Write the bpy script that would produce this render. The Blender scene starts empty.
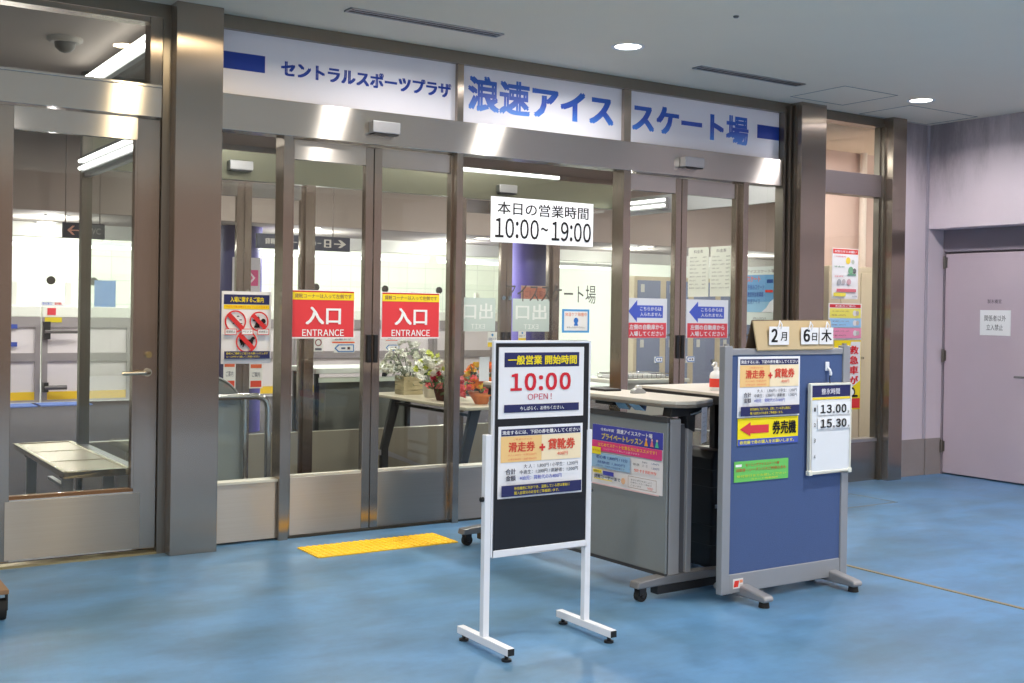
import bpy, bmesh, math, random
from math import sin, cos, pi, radians
from mathutils import Vector, Matrix
random.seed(7)
scene = bpy.context.scene
COL = scene.collection

# ------------------------------------------------------------------ materials
def lin(c):
    def f(u):
        u /= 255.0
        return u / 12.92 if u <= 0.04045 else ((u + 0.055) / 1.055) ** 2.4
    return (f(c[0]), f(c[1]), f(c[2]), 1.0)

def newmat(name):
    m = bpy.data.materials.new(name)
    m.use_nodes = True
    nt = m.node_tree
    return m, nt, nt.nodes['Principled BSDF']

def plain(name, rgb, rough=0.5, metal=0.0, spec=0.5, var=0.0, scale=30.0, bump=0.0, emit=0.0, coat=0.0):
    m, nt, b = newmat(name)
    b.inputs['Base Color'].default_value = lin(rgb)
    b.inputs['Roughness'].default_value = rough
    b.inputs['Metallic'].default_value = metal
    b.inputs['Specular IOR Level'].default_value = spec
    if coat:
        b.inputs['Coat Weight'].default_value = coat
        b.inputs['Coat Roughness'].default_value = 0.12
    if emit:
        b.inputs['Emission Color'].default_value = lin(rgb)
        b.inputs['Emission Strength'].default_value = emit
    if var or bump:
        tc = nt.nodes.new('ShaderNodeTexCoord')
        no = nt.nodes.new('ShaderNodeTexNoise')
        no.inputs['Scale'].default_value = scale
        no.inputs['Detail'].default_value = 4
        nt.links.new(tc.outputs['Object'], no.inputs['Vector'])
        if var:
            mx = nt.nodes.new('ShaderNodeMix'); mx.data_type = 'RGBA'
            c = lin(rgb)
            mx.inputs[6].default_value = tuple(max(0, u * (1 - var)) for u in c[:3]) + (1,)
            mx.inputs[7].default_value = tuple(min(1, u * (1 + var)) for u in c[:3]) + (1,)
            nt.links.new(no.outputs['Fac'], mx.inputs[0])
            nt.links.new(mx.outputs[2], b.inputs['Base Color'])
        if bump:
            bp = nt.nodes.new('ShaderNodeBump')
            bp.inputs['Strength'].default_value = bump
            bp.inputs['Distance'].default_value = 0.01
            nt.links.new(no.outputs['Fac'], bp.inputs['Height'])
            nt.links.new(bp.outputs['Normal'], b.inputs['Normal'])
    return m

_ink = {}
def ink(rgb):
    k = tuple(rgb)
    if k not in _ink:
        _ink[k] = plain('ink_%d_%d_%d' % k, k, rough=0.55, spec=0.3)
    return _ink[k]

def steel(name, rgb, rough, stretch, aniso=0.7, rot=0.0, streak=0.05):
    """brushed stainless steel: stretched scratches + anisotropic highlight along the U axis of the mesh"""
    m, nt, b = newmat(name)
    b.inputs['Metallic'].default_value = 1.0
    b.inputs['Roughness'].default_value = rough
    b.inputs['Anisotropic'].default_value = aniso
    b.inputs['Anisotropic Rotation'].default_value = rot
    uv = nt.nodes.new('ShaderNodeUVMap'); uv.uv_map = 'UVMap'
    tg = nt.nodes.new('ShaderNodeTangent'); tg.direction_type = 'UV_MAP'; tg.uv_map = 'UVMap'
    nt.links.new(tg.outputs['Tangent'], b.inputs['Tangent'])
    mp = nt.nodes.new('ShaderNodeMapping')
    mp.inputs['Scale'].default_value = stretch
    no = nt.nodes.new('ShaderNodeTexNoise')
    no.inputs['Scale'].default_value = 1.0
    no.inputs['Detail'].default_value = 3
    nt.links.new(uv.outputs['UV'], mp.inputs['Vector'])
    nt.links.new(mp.outputs['Vector'], no.inputs['Vector'])
    mx = nt.nodes.new('ShaderNodeMix'); mx.data_type = 'RGBA'
    c = lin(rgb)
    mx.inputs[6].default_value = tuple(u * (1 - streak) for u in c[:3]) + (1,)
    mx.inputs[7].default_value = tuple(min(1, u * (1 + streak)) for u in c[:3]) + (1,)
    nt.links.new(no.outputs['Fac'], mx.inputs[0])
    nt.links.new(mx.outputs[2], b.inputs['Base Color'])
    return m

def glass_mat(name, tint=(0.93, 0.96, 0.94), refl=0.05, haze=0.0):
    m = bpy.data.materials.new(name); m.use_nodes = True
    nt = m.node_tree; nt.nodes.clear()
    out = nt.nodes.new('ShaderNodeOutputMaterial')
    tr = nt.nodes.new('ShaderNodeBsdfTransparent'); tr.inputs[0].default_value = tint + (1,)
    gl = nt.nodes.new('ShaderNodeBsdfGlossy'); gl.inputs['Roughness'].default_value = 0.015
    gl.inputs['Color'].default_value = (0.95, 1, 0.97, 1)
    lw = nt.nodes.new('ShaderNodeLayerWeight'); lw.inputs['Blend'].default_value = 0.5
    pw = nt.nodes.new('ShaderNodeMath'); pw.operation = 'POWER'; pw.inputs[1].default_value = 4.0
    ma = nt.nodes.new('ShaderNodeMath'); ma.operation = 'MULTIPLY_ADD'
    ma.inputs[1].default_value = 0.85; ma.inputs[2].default_value = refl
    nt.links.new(lw.outputs['Facing'], pw.inputs[0])
    nt.links.new(pw.outputs[0], ma.inputs[0])
    mix = nt.nodes.new('ShaderNodeMixShader')
    nt.links.new(ma.outputs[0], mix.inputs[0])
    nt.links.new(tr.outputs[0], mix.inputs[1]); nt.links.new(gl.outputs[0], mix.inputs[2])
    last = mix
    if haze:
        df = nt.nodes.new('ShaderNodeBsdfDiffuse'); df.inputs[0].default_value = (0.55, 0.6, 0.6, 1)
        m2 = nt.nodes.new('ShaderNodeMixShader'); m2.inputs[0].default_value = haze
        nt.links.new(mix.outputs[0], m2.inputs[1]); nt.links.new(df.outputs[0], m2.inputs[2]); last = m2
    nt.links.new(last.outputs[0], out.inputs[0])
    return m

def emis(name, rgb, k):
    m = bpy.data.materials.new(name); m.use_nodes = True
    nt = m.node_tree; nt.nodes.clear()
    out = nt.nodes.new('ShaderNodeOutputMaterial'); e = nt.nodes.new('ShaderNodeEmission')
    e.inputs[0].default_value = lin(rgb); e.inputs[1].default_value = k
    nt.links.new(e.outputs[0], out.inputs[0])
    return m

# brushed steel: "h" has horizontal brushing, "v" vertical brushing
STEEL_H = steel('steel_brushed_horizontal', (198, 192, 184), 0.22, (1.2, 160, 1), 1.0, 0.25)
STEEL_V = steel('steel_brushed_vertical', (176, 163, 152), 0.27, (160, 1.2, 1), 1.0, 0.0)
STEEL_K = steel('steel_kick_plate', (166, 160, 152), 0.32, (1.2, 140, 1), 1.0, 0.25, 0.07)
STEEL_D = steel('steel_dark_edge', (140, 133, 124), 0.34, (120, 1.2, 1), 0.6, 0.0)
CHROME = plain('polished_chrome', (205, 205, 200), 0.14, 1.0)
ALU = plain('satin_aluminium', (178, 178, 180), 0.38, 0.85, var=0.05, scale=60)
GLASS = glass_mat('clear_glass')
GLASS2 = glass_mat('inner_glass', (0.94, 0.965, 0.95), 0.03)
ACRYL = glass_mat('grey_acrylic', (0.62, 0.68, 0.68), 0.06, 0.35)
WHITEP = plain('white_powder_coat', (232, 234, 240), 0.35)
BLACK = plain('black_plastic', (18, 18, 20), 0.4)
BLACKM = plain('matt_black_metal', (30, 30, 32), 0.45)
RUBBER = plain('black_rubber', (22, 22, 22), 0.8)
GREYPL = plain('grey_painted_panel', (128, 133, 134), 0.55, var=0.05, scale=120)
GREYLEG = plain('silver_grey_leg', (168, 168, 170), 0.4, 0.3)
TOPW = plain('pale_laminate', (205, 198, 184), 0.35, var=0.03, scale=40)
EDGEB = plain('grey_brown_edge', (116, 108, 98), 0.5)
PAPER = plain('white_paper', (238, 238, 240), 0.6)
CARDB = plain('brown_cardboard', (203, 180, 140), 0.8, var=0.05, scale=25)
CARDD = plain('dark_cardboard_side', (96, 78, 58), 0.85)
YEL = plain('yellow_tactile_rubber', (238, 190, 30), 0.6, var=0.1, scale=30)
LILAC = None

def wall_mat(name, rgb, dirt=0.25, zdark=None):
    """painted wall with soft stains"""
    m, nt, b = newmat(name)
    b.inputs['Roughness'].default_value = 0.6
    tc = nt.nodes.new('ShaderNodeTexCoord')
    n1 = nt.nodes.new('ShaderNodeTexNoise'); n1.inputs['Scale'].default_value = 1.3; n1.inputs['Detail'].default_value = 7
    n1.inputs['Roughness'].default_value = 0.65
    n2 = nt.nodes.new('ShaderNodeTexNoise'); n2.inputs['Scale'].default_value = 90; n2.inputs['Detail'].default_value = 3
    nt.links.new(tc.outputs['Object'], n1.inputs['Vector']); nt.links.new(tc.outputs['Object'], n2.inputs['Vector'])
    rp = nt.nodes.new('ShaderNodeValToRGB')
    c = lin(rgb)
    rp.color_ramp.elements[0].position = 0.3; rp.color_ramp.elements[1].position = 0.6
    rp.color_ramp.elements[0].color = tuple(u * (1 - dirt) for u in c[:3]) + (1,)
    rp.color_ramp.elements[1].color = c
    nt.links.new(n1.outputs['Fac'], rp.inputs[0])
    bp = nt.nodes.new('ShaderNodeBump'); bp.inputs['Strength'].default_value = 0.12; bp.inputs['Distance'].default_value = 0.005
    nt.links.new(n2.outputs['Fac'], bp.inputs['Height']); nt.links.new(bp.outputs['Normal'], b.inputs['Normal'])
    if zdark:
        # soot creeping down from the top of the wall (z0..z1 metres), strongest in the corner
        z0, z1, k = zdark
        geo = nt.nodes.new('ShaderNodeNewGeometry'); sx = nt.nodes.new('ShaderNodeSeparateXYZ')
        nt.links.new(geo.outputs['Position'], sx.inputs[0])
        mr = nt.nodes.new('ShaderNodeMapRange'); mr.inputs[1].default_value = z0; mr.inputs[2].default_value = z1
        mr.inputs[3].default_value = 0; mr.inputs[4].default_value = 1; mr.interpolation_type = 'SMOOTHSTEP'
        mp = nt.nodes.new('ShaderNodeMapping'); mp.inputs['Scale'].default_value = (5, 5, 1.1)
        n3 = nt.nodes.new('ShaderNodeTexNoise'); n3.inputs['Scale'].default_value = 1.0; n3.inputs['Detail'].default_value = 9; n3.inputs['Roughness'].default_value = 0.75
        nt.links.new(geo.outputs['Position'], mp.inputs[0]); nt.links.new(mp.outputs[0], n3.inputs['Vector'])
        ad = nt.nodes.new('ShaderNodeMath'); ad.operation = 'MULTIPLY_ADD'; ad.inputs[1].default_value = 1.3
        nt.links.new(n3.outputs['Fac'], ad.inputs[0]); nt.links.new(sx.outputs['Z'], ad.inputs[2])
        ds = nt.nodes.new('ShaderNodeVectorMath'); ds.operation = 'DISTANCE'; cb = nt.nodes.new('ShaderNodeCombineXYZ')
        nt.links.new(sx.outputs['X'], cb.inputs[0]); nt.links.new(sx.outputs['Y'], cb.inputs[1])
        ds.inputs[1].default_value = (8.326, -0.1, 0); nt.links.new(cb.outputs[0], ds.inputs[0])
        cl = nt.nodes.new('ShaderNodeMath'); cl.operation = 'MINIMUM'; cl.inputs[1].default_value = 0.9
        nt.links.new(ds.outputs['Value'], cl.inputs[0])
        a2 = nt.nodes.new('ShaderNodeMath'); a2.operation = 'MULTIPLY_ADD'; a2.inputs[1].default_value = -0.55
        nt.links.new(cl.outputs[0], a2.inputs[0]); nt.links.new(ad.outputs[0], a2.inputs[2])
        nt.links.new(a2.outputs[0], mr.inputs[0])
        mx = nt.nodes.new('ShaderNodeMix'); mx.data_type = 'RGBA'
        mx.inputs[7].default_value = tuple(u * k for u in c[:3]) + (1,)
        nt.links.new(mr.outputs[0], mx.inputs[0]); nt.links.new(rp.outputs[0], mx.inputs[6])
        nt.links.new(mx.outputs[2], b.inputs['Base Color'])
    else:
        nt.links.new(rp.outputs[0], b.inputs['Base Color'])
    return m

def floor_mat():
    m, nt, b = newmat('blue_epoxy_floor')
    tc = nt.nodes.new('ShaderNodeTexCoord')
    n1 = nt.nodes.new('ShaderNodeTexNoise'); n1.inputs['Scale'].default_value = 1.1; n1.inputs['Detail'].default_value = 6; n1.inputs['Roughness'].default_value = 0.6
    mp = nt.nodes.new('ShaderNodeMapping'); mp.inputs['Scale'].default_value = (1.0, 2.2, 1)
    n2 = nt.nodes.new('ShaderNodeTexNoise'); n2.inputs['Scale'].default_value = 5; n2.inputs['Detail'].default_value = 9; n2.inputs['Roughness'].default_value = 0.7
    nt.links.new(tc.outputs['Object'], mp.inputs[0])
    nt.links.new(mp.outputs[0], n1.inputs['Vector']); nt.links.new(tc.outputs['Object'], n2.inputs['Vector'])
    rp = nt.nodes.new('ShaderNodeValToRGB')
    rp.color_ramp.elements[0].position = 0.33; rp.color_ramp.elements[1].position = 0.62
    rp.color_ramp.elements[0].color = lin((82, 117, 142)); rp.color_ramp.elements[1].color = lin((94, 140, 182))
    nt.links.new(n1.outputs['Fac'], rp.inputs[0])
    rp2 = nt.nodes.new('ShaderNodeValToRGB')
    rp2.color_ramp.elements[0].position = 0.30; rp2.color_ramp.elements[1].position = 0.55
    rp2.color_ramp.elements[0].color = (0.70, 0.73, 0.74, 1); rp2.color_ramp.elements[1].color = (1, 1, 1, 1)
    nt.links.new(n2.outputs['Fac'], rp2.inputs[0])
    mx = nt.nodes.new('ShaderNodeMix'); mx.data_type = 'RGBA'; mx.blend_type = 'MULTIPLY'; mx.inputs[0].default_value = 0.9
    nt.links.new(rp.outputs[0], mx.inputs[6]); nt.links.new(rp2.outputs[0], mx.inputs[7])
    nt.links.new(mx.outputs[2], b.inputs['Base Color'])
    mr = nt.nodes.new('ShaderNodeMapRange'); mr.inputs[3].default_value = 0.28; mr.inputs[4].default_value = 0.5
    nt.links.new(n2.outputs['Fac'], mr.inputs[0]); nt.links.new(mr.outputs[0], b.inputs['Roughness'])
    bp = nt.nodes.new('ShaderNodeBump'); bp.inputs['Strength'].default_value = 0.06; bp.inputs['Distance'].default_value = 0.01
    nt.links.new(n2.outputs['Fac'], bp.inputs['Height']); nt.links.new(bp.outputs['Normal'], b.inputs['Normal'])
    b.inputs['Specular IOR Level'].default_value = 0.45
    return m

FLOOR = floor_mat()
CARPET = plain('taupe_carpet', (78, 72, 74), 0.95, var=0.18, scale=140, bump=0.4, spec=0.1)
CEIL = plain('grey_ceiling_paint', (240, 229, 210), 0.8, var=0.02, scale=3)
CEILIN = plain('taupe_ceiling_paint', (186, 170, 160), 0.8, var=0.03, scale=2)
WHITEW = plain('white_hall_paint', (232, 232, 224), 0.7, var=0.02, scale=2)
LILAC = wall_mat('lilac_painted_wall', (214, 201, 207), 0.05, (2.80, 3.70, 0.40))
LILACB = wall_mat('stained_base_tile', (158, 148, 144), 0.22)
DOORP = wall_mat('lilac_door_paint', (196, 180, 188), 0.05)
SHADOW = plain('dark_gap', (40, 38, 38), 0.8)
LAMP = emis('downlight_glow', (255, 250, 240), 14)
LAMPW = emis('warm_downlight_glow', (255, 226, 170), 12)
TUBE = emis('fluorescent_glow', (248, 250, 244), 5)
TUBEH = emis('hall_strip_glow', (250, 250, 242), 4)
NAVYC = plain('navy_column_wrap', (42, 40, 92), 0.45, var=0.06, scale=6)
PURP = plain('violet_column_edge', (110, 92, 200), 0.45)
BRASS = plain('brass_joint', (168, 150, 110), 0.4, 0.6)

# ------------------------------------------------------------------ mesh builder
ORG = {}
class MB:
    def __init__(s):
        s.v = []; s.f = []; s.m = []; s.s = []
    def add(s, vs, fs, mi=0, smooth=False):
        o = len(s.v); s.v += [tuple(p) for p in vs]
        for f in fs:
            s.f.append([i + o for i in f]); s.m.append(mi); s.s.append(smooth)
        return s
    def box(s, x0, x1, y0, y1, z0, z1, mi=0):
        vs = [(x0,y0,z0),(x1,y0,z0),(x1,y1,z0),(x0,y1,z0),(x0,y0,z1),(x1,y0,z1),(x1,y1,z1),(x0,y1,z1)]
        return s.add(vs, [(0,3,2,1),(4,5,6,7),(0,1,5,4),(1,2,6,5),(2,3,7,6),(3,0,4,7)], mi)
    def poly(s, pts, mi=0):
        return s.add(pts, [tuple(range(len(pts)))], mi)
    def cyl(s, p0, p1, r0, r1=None, n=16, mi=0, smooth=True):
        r1 = r0 if r1 is None else r1
        p0 = Vector(p0); p1 = Vector(p1); d = (p1 - p0).normalized()
        a = d.orthogonal().normalized(); b = d.cross(a)
        vs = []
        for p, r in ((p0, r0), (p1, r1)):
            for i in range(n):
                t = 2 * pi * i / n
                vs.append(p + a * (r * cos(t)) + b * (r * sin(t)))
        s.add(vs, [(i, (i + 1) % n, n + (i + 1) % n, n + i) for i in range(n)], mi, smooth)
        s.add(vs[:n], [tuple(reversed(range(n)))], mi); s.add(vs[n:], [tuple(range(n))], mi)
        return s
    def tube(s, pts, r, n=10, mi=0):
        pts = [Vector(p) for p in pts]
        rings = []; a = None
        for i, p in enumerate(pts):
            d = ((pts[min(i + 1, len(pts) - 1)] - pts[max(i - 1, 0)])).normalized()
            if a is None: a = d.orthogonal().normalized()
            a = (a - d * a.dot(d)).normalized(); b = d.cross(a)
            rings.append([p + a * (r * cos(2*pi*k/n)) + b * (r * sin(2*pi*k/n)) for k in range(n)])
        vs = [q for ring in rings for q in ring]
        fs = []
        for i in range(len(pts) - 1):
            for k in range(n):
                fs.append((i*n+k, i*n+(k+1) % n, (i+1)*n+(k+1) % n, (i+1)*n+k))
        s.add(vs, fs, mi, True)
        s.add(rings[0], [tuple(reversed(range(n)))], mi); s.add(rings[-1], [tuple(range(n))], mi)
        return s
    def lathe(s, prof, c=(0,0,0), n=20, mi=0, smooth=True):
        vs = []; fs = []
        for r, z in prof:
            for k in range(n):
                vs.append((c[0] + r*cos(2*pi*k/n), c[1] + r*sin(2*pi*k/n), c[2] + z))
        for i in range(len(prof) - 1):
            for k in range(n):
                fs.append((i*n+k, i*n+(k+1) % n, (i+1)*n+(k+1) % n, (i+1)*n+k))
        s.add(vs, fs, mi, smooth)
        s.add(vs[:n], [tuple(reversed(range(n)))], mi); s.add(vs[-n:], [tuple(range(n))], mi)
        return s
    def prism(s, pts, ax, a0, a1, mi=0):
        """extrude a 2D outline; ax 'y': pts are (x,z); ax 'z': (x,y); ax 'x': (y,z)"""
        def P(p, a):
            return {'y': (p[0], a, p[1]), 'z': (p[0], p[1], a), 'x': (a, p[0], p[1])}[ax]
        n = len(pts)
        vs = [P(p, a0) for p in pts] + [P(p, a1) for p in pts]
        s.add(vs, [tuple(reversed(range(n))), tuple(range(n, 2*n))] + [(i, (i+1) % n, n+(i+1) % n, n+i) for i in range(n)], mi)
        return s
    def build(s, name, mats, parent=None, bevel=0.0, local=False, origin=None):
        if not isinstance(mats, (list, tuple)): mats = [mats]
        me = bpy.data.meshes.new(name)
        if parent is not None:
            org = Vector(ORG.get(parent.name, (0,0,0)))
        elif origin is not None:
            org = Vector(origin)
        else:
            xs = [p[0] for p in s.v]; ys = [p[1] for p in s.v]; zs = [p[2] for p in s.v]
            org = Vector(((min(xs)+max(xs))/2, (min(ys)+max(ys))/2, min(zs)))
        me.from_pydata([Vector(p) - org for p in s.v], [], s.f)
        for m in mats: me.materials.append(m)
        me.polygons.foreach_set('material_index', s.m)
        me.polygons.foreach_set('use_smooth', s.s)
        me.update()
        bm = bmesh.new(); bm.from_mesh(me)
        if any(len(f) < 9 for f in s.f):
            bmesh.ops.recalc_face_normals(bm, faces=bm.faces[:])
        if bevel:
            bmesh.ops.remove_doubles(bm, verts=bm.verts[:], dist=1e-5)
            ed = [e for e in bm.edges if len(e.link_faces) == 2 and e.calc_face_angle(0) > 0.6]
            bmesh.ops.bevel(bm, geom=ed, offset=bevel, segments=2, profile=0.5, affect='EDGES', clamp_overlap=True)
        uv = bm.loops.layers.uv.new('UVMap')
        for f in bm.faces:
            n = f.normal; ax = max(range(3), key=lambda i: abs(n[i]))
            for l in f.loops:
                c = l.vert.co + org
                l[uv].uv = (c.x, c.z) if ax == 1 else ((c.y, c.z) if ax == 0 else (c.x, c.y))
        bm.to_mesh(me); bm.free()
        o = bpy.data.objects.new(name, me); COL.objects.link(o)
        if parent is not None:
            o.parent = parent; ORG[o.name] = tuple(org)
        else:
            o.location = org; ORG[o.name] = tuple(org)
        return o

def tag(o, label=None, cat=None, group=None, kind=None):
    if label: o['label'] = label
    if cat: o['category'] = cat
    if group: o['group'] = group
    if kind: o['kind'] = kind
    return o
def thing(name, label, cat, loc, group=None, rotz=0.0, local=False):
    o = bpy.data.objects.new(name, None); COL.objects.link(o)
    o.location = loc; o.rotation_euler = (0, 0, rotz); o.empty_display_size = 0.1
    ORG[o.name] = (0,0,0) if local else tuple(loc)
    return tag(o, label, cat, group)
def struct_root(name, loc):
    o = bpy.data.objects.new(name, None); COL.objects.link(o); o.location = loc
    o.empty_display_size = 0.1; ORG[o.name] = tuple(loc); o['kind'] = 'structure'
    return o
def struct(name, mb, mat, parent=None, bevel=0.0):
    o = mb.build(name, mat, parent, bevel)
    if parent is None: o['kind'] = 'structure'
    return o
def copy_tree(o, parent=None):
    c = o.copy(); COL.objects.link(c)
    if parent is not None: c.parent = parent
    for ch in list(o.children): copy_tree(ch, c)
    return c
def B(*a, **k): return MB().box(*a, **k)

# ------------------------------------------------------------------ flat printing (text, shapes)
_tc = {}
def text2d(s, bold=0.0, shear=0.0):
    k = (s, bold, shear)
    if k in _tc: return _tc[k]
    cu = bpy.data.curves.new('lettering_source', 'FONT')
    cu.body = s; cu.size = 1.0; cu.offset = min(bold, 0.0); cu.shear = shear; cu.resolution_u = 3
    ob = bpy.data.objects.new('lettering_source', cu); COL.objects.link(ob)
    dg = bpy.context.evaluated_depsgraph_get(); dg.update()
    me = bpy.data.meshes.new_from_object(ob.evaluated_get(dg))
    vs = [(v.co.x, v.co.y) for v in me.vertices]; fs = [tuple(p.vertices) for p in me.polygons]
    bpy.data.objects.remove(ob); bpy.data.curves.remove(cu); bpy.data.meshes.remove(me)
    if bold > 0:      # thicken the strokes: the same outline nudged four ways
        v0, f0 = vs, fs; vs, fs = [], []
        for dx, dy in ((1, .6), (-1, .6), (1, -.6), (-1, -.6)):
            o = len(vs); vs += [(x + dx*bold, y + dy*bold) for x, y in v0]; fs += [tuple(i + o for i in f) for f in f0]
    xs = [v[0] for v in vs] or [0, 1]; ys = [v[1] for v in vs] or [0, 1]
    _tc[k] = (vs, fs, min(xs), max(xs), min(ys), max(ys))
    return _tc[k]

class Print:
    """artwork on a flat sheet: normalised (0..1, 0..1) coordinates; o = lower-left corner, u/v = edge vectors, n = outward normal"""
    def __init__(s, o, u, v, n, step=0.0006):
        s.o = Vector(o); s.u = Vector(u); s.v = Vector(v); s.n = Vector(n); s.k = 0; s.step = step
        s.mb = MB(); s.mats = []
    def mi(s, c):
        m = c if not isinstance(c, (tuple, list)) else ink(tuple(c))
        if m not in s.mats: s.mats.append(m)
        return s.mats.index(m)
    def P(s, a, b): return s.o + s.u * a + s.v * b + s.n * (s.step * (1 + s.k))
    def poly(s, pts, c):
        s.mb.add([s.P(*p) for p in pts], [tuple(range(len(pts)))], s.mi(c)); s.k += 1; return s
    def rect(s, a0, b0, a1, b1, c): return s.poly([(a0,b0),(a1,b0),(a1,b1),(a0,b1)], c)
    def frame(s, a0, b0, a1, b1, t, c):
        asp = s.u.length / s.v.length
        tb = t * asp
        s.rect(a0,b0,a1,b0+tb,c); s.k -= 1; s.rect(a0,b1-tb,a1,b1,c); s.k -= 1
        s.rect(a0,b0+tb,a0+t,b1-tb,c); s.k -= 1; return s.rect(a1-t,b0+tb,a1,b1-tb,c)
    def text(s, t, a0, b0, a1, b1, c, bold=0.0, mirror=False, keep=False, shear=0.0):
        vs, fs, x0, x1, y0, y1 = text2d(t, bold, shear)
        if keep:   # keep the letter proportions, centred in the box
            asp = s.u.length / s.v.length
            w = (x1-x0); h = (y1-y0); sc = min((a1-a0)*asp/w, (b1-b0)/h)
            ca = (a0+a1)/2; cb = (b0+b1)/2
            a0, a1 = ca - sc*w/asp/2, ca + sc*w/asp/2; b0, b1 = cb - sc*h/2, cb + sc*h/2
        pts = []
        nc = 4 if bold > 0 else 1; per = max(1, len(vs)//nc)
        for i, (x, y) in enumerate(vs):
            fx = (x-x0)/max(1e-6, x1-x0); fy = (y-y0)/max(1e-6, y1-y0)
            if mirror: fx = 1 - fx
            pts.append(s.P(a0 + (a1-a0)*fx, b0 + (b1-b0)*fy) + s.n*(0.00013*(i//per)))
        s.mb.add(pts, fs, s.mi(c)); s.k += 1; return s
    def packed(s, t, a0, b0, a1, b1, c, bold=0.0, gap=0.11, mirror=False):
        """capitals and figures drawn from the full-width forms, set tight"""
        x = 0.0; pts = []; fs = []
        for ch in t:
            if ch == ' ': x += 0.25; continue
            w = chr(ord(ch) + 0xFEE0) if 0x21 <= ord(ch) <= 0x7E else ch
            vs, f, x0, x1, y0, y1 = text2d(w, bold)
            o = len(pts); nc = 4 if bold > 0 else 1; per = max(1, len(vs)//nc)
            pts += [(vx - x0 + x, vy, i//per) for i, (vx, vy) in enumerate(vs)]; fs += [tuple(i + o for i in q) for q in f]
            x += (x1 - x0) + gap
        xs = [q[0] for q in pts]; ys = [q[1] for q in pts]; X0, X1, Y0, Y1 = min(xs), max(xs), min(ys), max(ys)
        out = []
        for vx, vy, l in pts:
            fx = (vx-X0)/(X1-X0)
            if mirror: fx = 1-fx
            out.append(s.P(a0+(a1-a0)*fx, b0+(b1-b0)*(vy-Y0)/(Y1-Y0)) + s.n*(0.00013*l))
        s.mb.add(out, fs, s.mi(c)); s.k += 1; return s
    def ell(s, ca, cb, ra, c, n=24, ring=None):
        asp = s.u.length / s.v.length
        rb = ra * asp
        if ring is None:
            return s.poly([(ca+ra*cos(2*pi*i/n), cb+rb*sin(2*pi*i/n)) for i in range(n)], c)
        q = 1 - ring
        vs = [s.P(ca+ra*cos(2*pi*i/n), cb+rb*sin(2*pi*i/n)) for i in range(n)] + [s.P(ca+q*ra*cos(2*pi*i/n), cb+q*rb*sin(2*pi*i/n)) for i in range(n)]
        s.mb.add(vs, [(i, (i+1) % n, n+(i+1) % n, n+i) for i in range(n)], s.mi(c)); s.k += 1; return s
    def finish(s, name, parent):
        o = MB.build(s.mb, name, s.mats, parent)
        # all printed faces look outwards
        me = o.data; bm = bmesh.new(); bm.from_mesh(me)
        fl = [f for f in bm.faces if f.normal.dot(s.n) < 0]
        if fl: bmesh.ops.reverse_faces(bm, faces=fl)
        bm.to_mesh(me); bm.free()
        return o

def sheet_y(name, label, cat, x0, x1, z0, z1, y, base=(240,240,242), th=0.003, group=None, bevel=0.0):
    """a flat sign facing -y whose front lies at y; returns (object, Print)"""
    mat = base if not isinstance(base, tuple) else ink(base)
    o = B(x0, x1, y, y+th, z0, z1).build(name, mat, None, bevel); tag(o, label, cat, group)
    return o, Print((x0, y, z0), (x1-x0, 0, 0), (0, 0, z1-z0), (0, -1, 0))
def sheet_x(name, label, cat, X, y0, y1, z0, z1, base=(240,240,242), th=0.003, group=None):
    """a flat sign facing -x (towards the camera side); reads from larger y to smaller y"""
    o = B(X, X+th, y0, y1, z0, z1).build(name, ink(base)); tag(o, label, cat, group)
    return o, Print((X, y1, z0), (0, y0-y1, 0), (0, 0, z1-z0), (-1, 0, 0))

NAVY = (44, 48, 96); RED = (222, 62, 72); YELL = (250, 226, 40); WHT = (245, 245, 245); BLK = (20, 20, 22)
BLUE = (84, 104, 205); GRY = (110, 110, 118); SKY = (150, 190, 228); ORG_ = (240, 120, 50)

# ================================================================== SETTING
H = 2.984            # ceiling height
struct('floor', B(-6, 9.2, -9.5, 0.06, -0.1, 0.0), FLOOR)
struct('floor_interior', B(-4, 15, 0.06, 10.2, -0.1, -0.001), CARPET)
ice = plain('rink_ice', (236, 240, 242), 0.25)
struct('floor_rink', B(-4, 15, 10.2, 18, -0.1, 0.0), ice)
# ceiling with the two maintenance hatches scored into it
struct('ceiling', B(-6, 9.2, -8.8, 0.10, H, H+0.1), CEIL)
struct('ceiling_interior', B(-4, 15, 0.10, 5.0, H, H+0.1), CEILIN)
struct('wall_bulkhead', B(-4, 15, 5.0, 5.12, 2.21, H), CEILIN)
struct('ceiling_low', B(-4, 15, 5.12, 6.7, 2.21, 2.31), plain('pale_taupe_ceiling', (206, 198, 190), 0.8))
struct('wall_fascia', B(-4, 15, 6.7, 6.8, 2.06, 2.21), WHITEW)
struct('ceiling_rink', B(-4, 15, 6.8, 18, 4.4, 4.5), WHITEW)
struct('wall_rink_front', B(-4, 15, 6.8, 6.9, 2.31, 4.4), WHITEW)
def rinkwall():
    m, nt, b = newmat('rink_wall_panels')
    b.inputs['Roughness'].default_value = 0.7
    tc = nt.nodes.new('ShaderNodeTexCoord'); mp = nt.nodes.new('ShaderNodeMapping')
    mp.inputs['Rotation'].default_value = (pi/2, 0, 0)
    br = nt.nodes.new('ShaderNodeTexBrick'); br.offset = 0
    br.inputs['Color1'].default_value = lin((226, 226, 214)); br.inputs['Color2'].default_value = lin((220, 221, 208))
    br.inputs['Mortar'].default_value = lin((200, 200, 190)); br.inputs['Scale'].default_value = 1.0
    br.inputs['Brick Width'].default_value = 0.45; br.inputs['Row Height'].default_value = 0.45; br.inputs['Mortar Size'].default_value = 0.008
    nt.links.new(tc.outputs['Object'], mp.inputs[0]); nt.links.new(mp.outputs[0], br.inputs['Vector'])
    nt.links.new(br.outputs[0], b.inputs['Base Color'])
    return m
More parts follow.
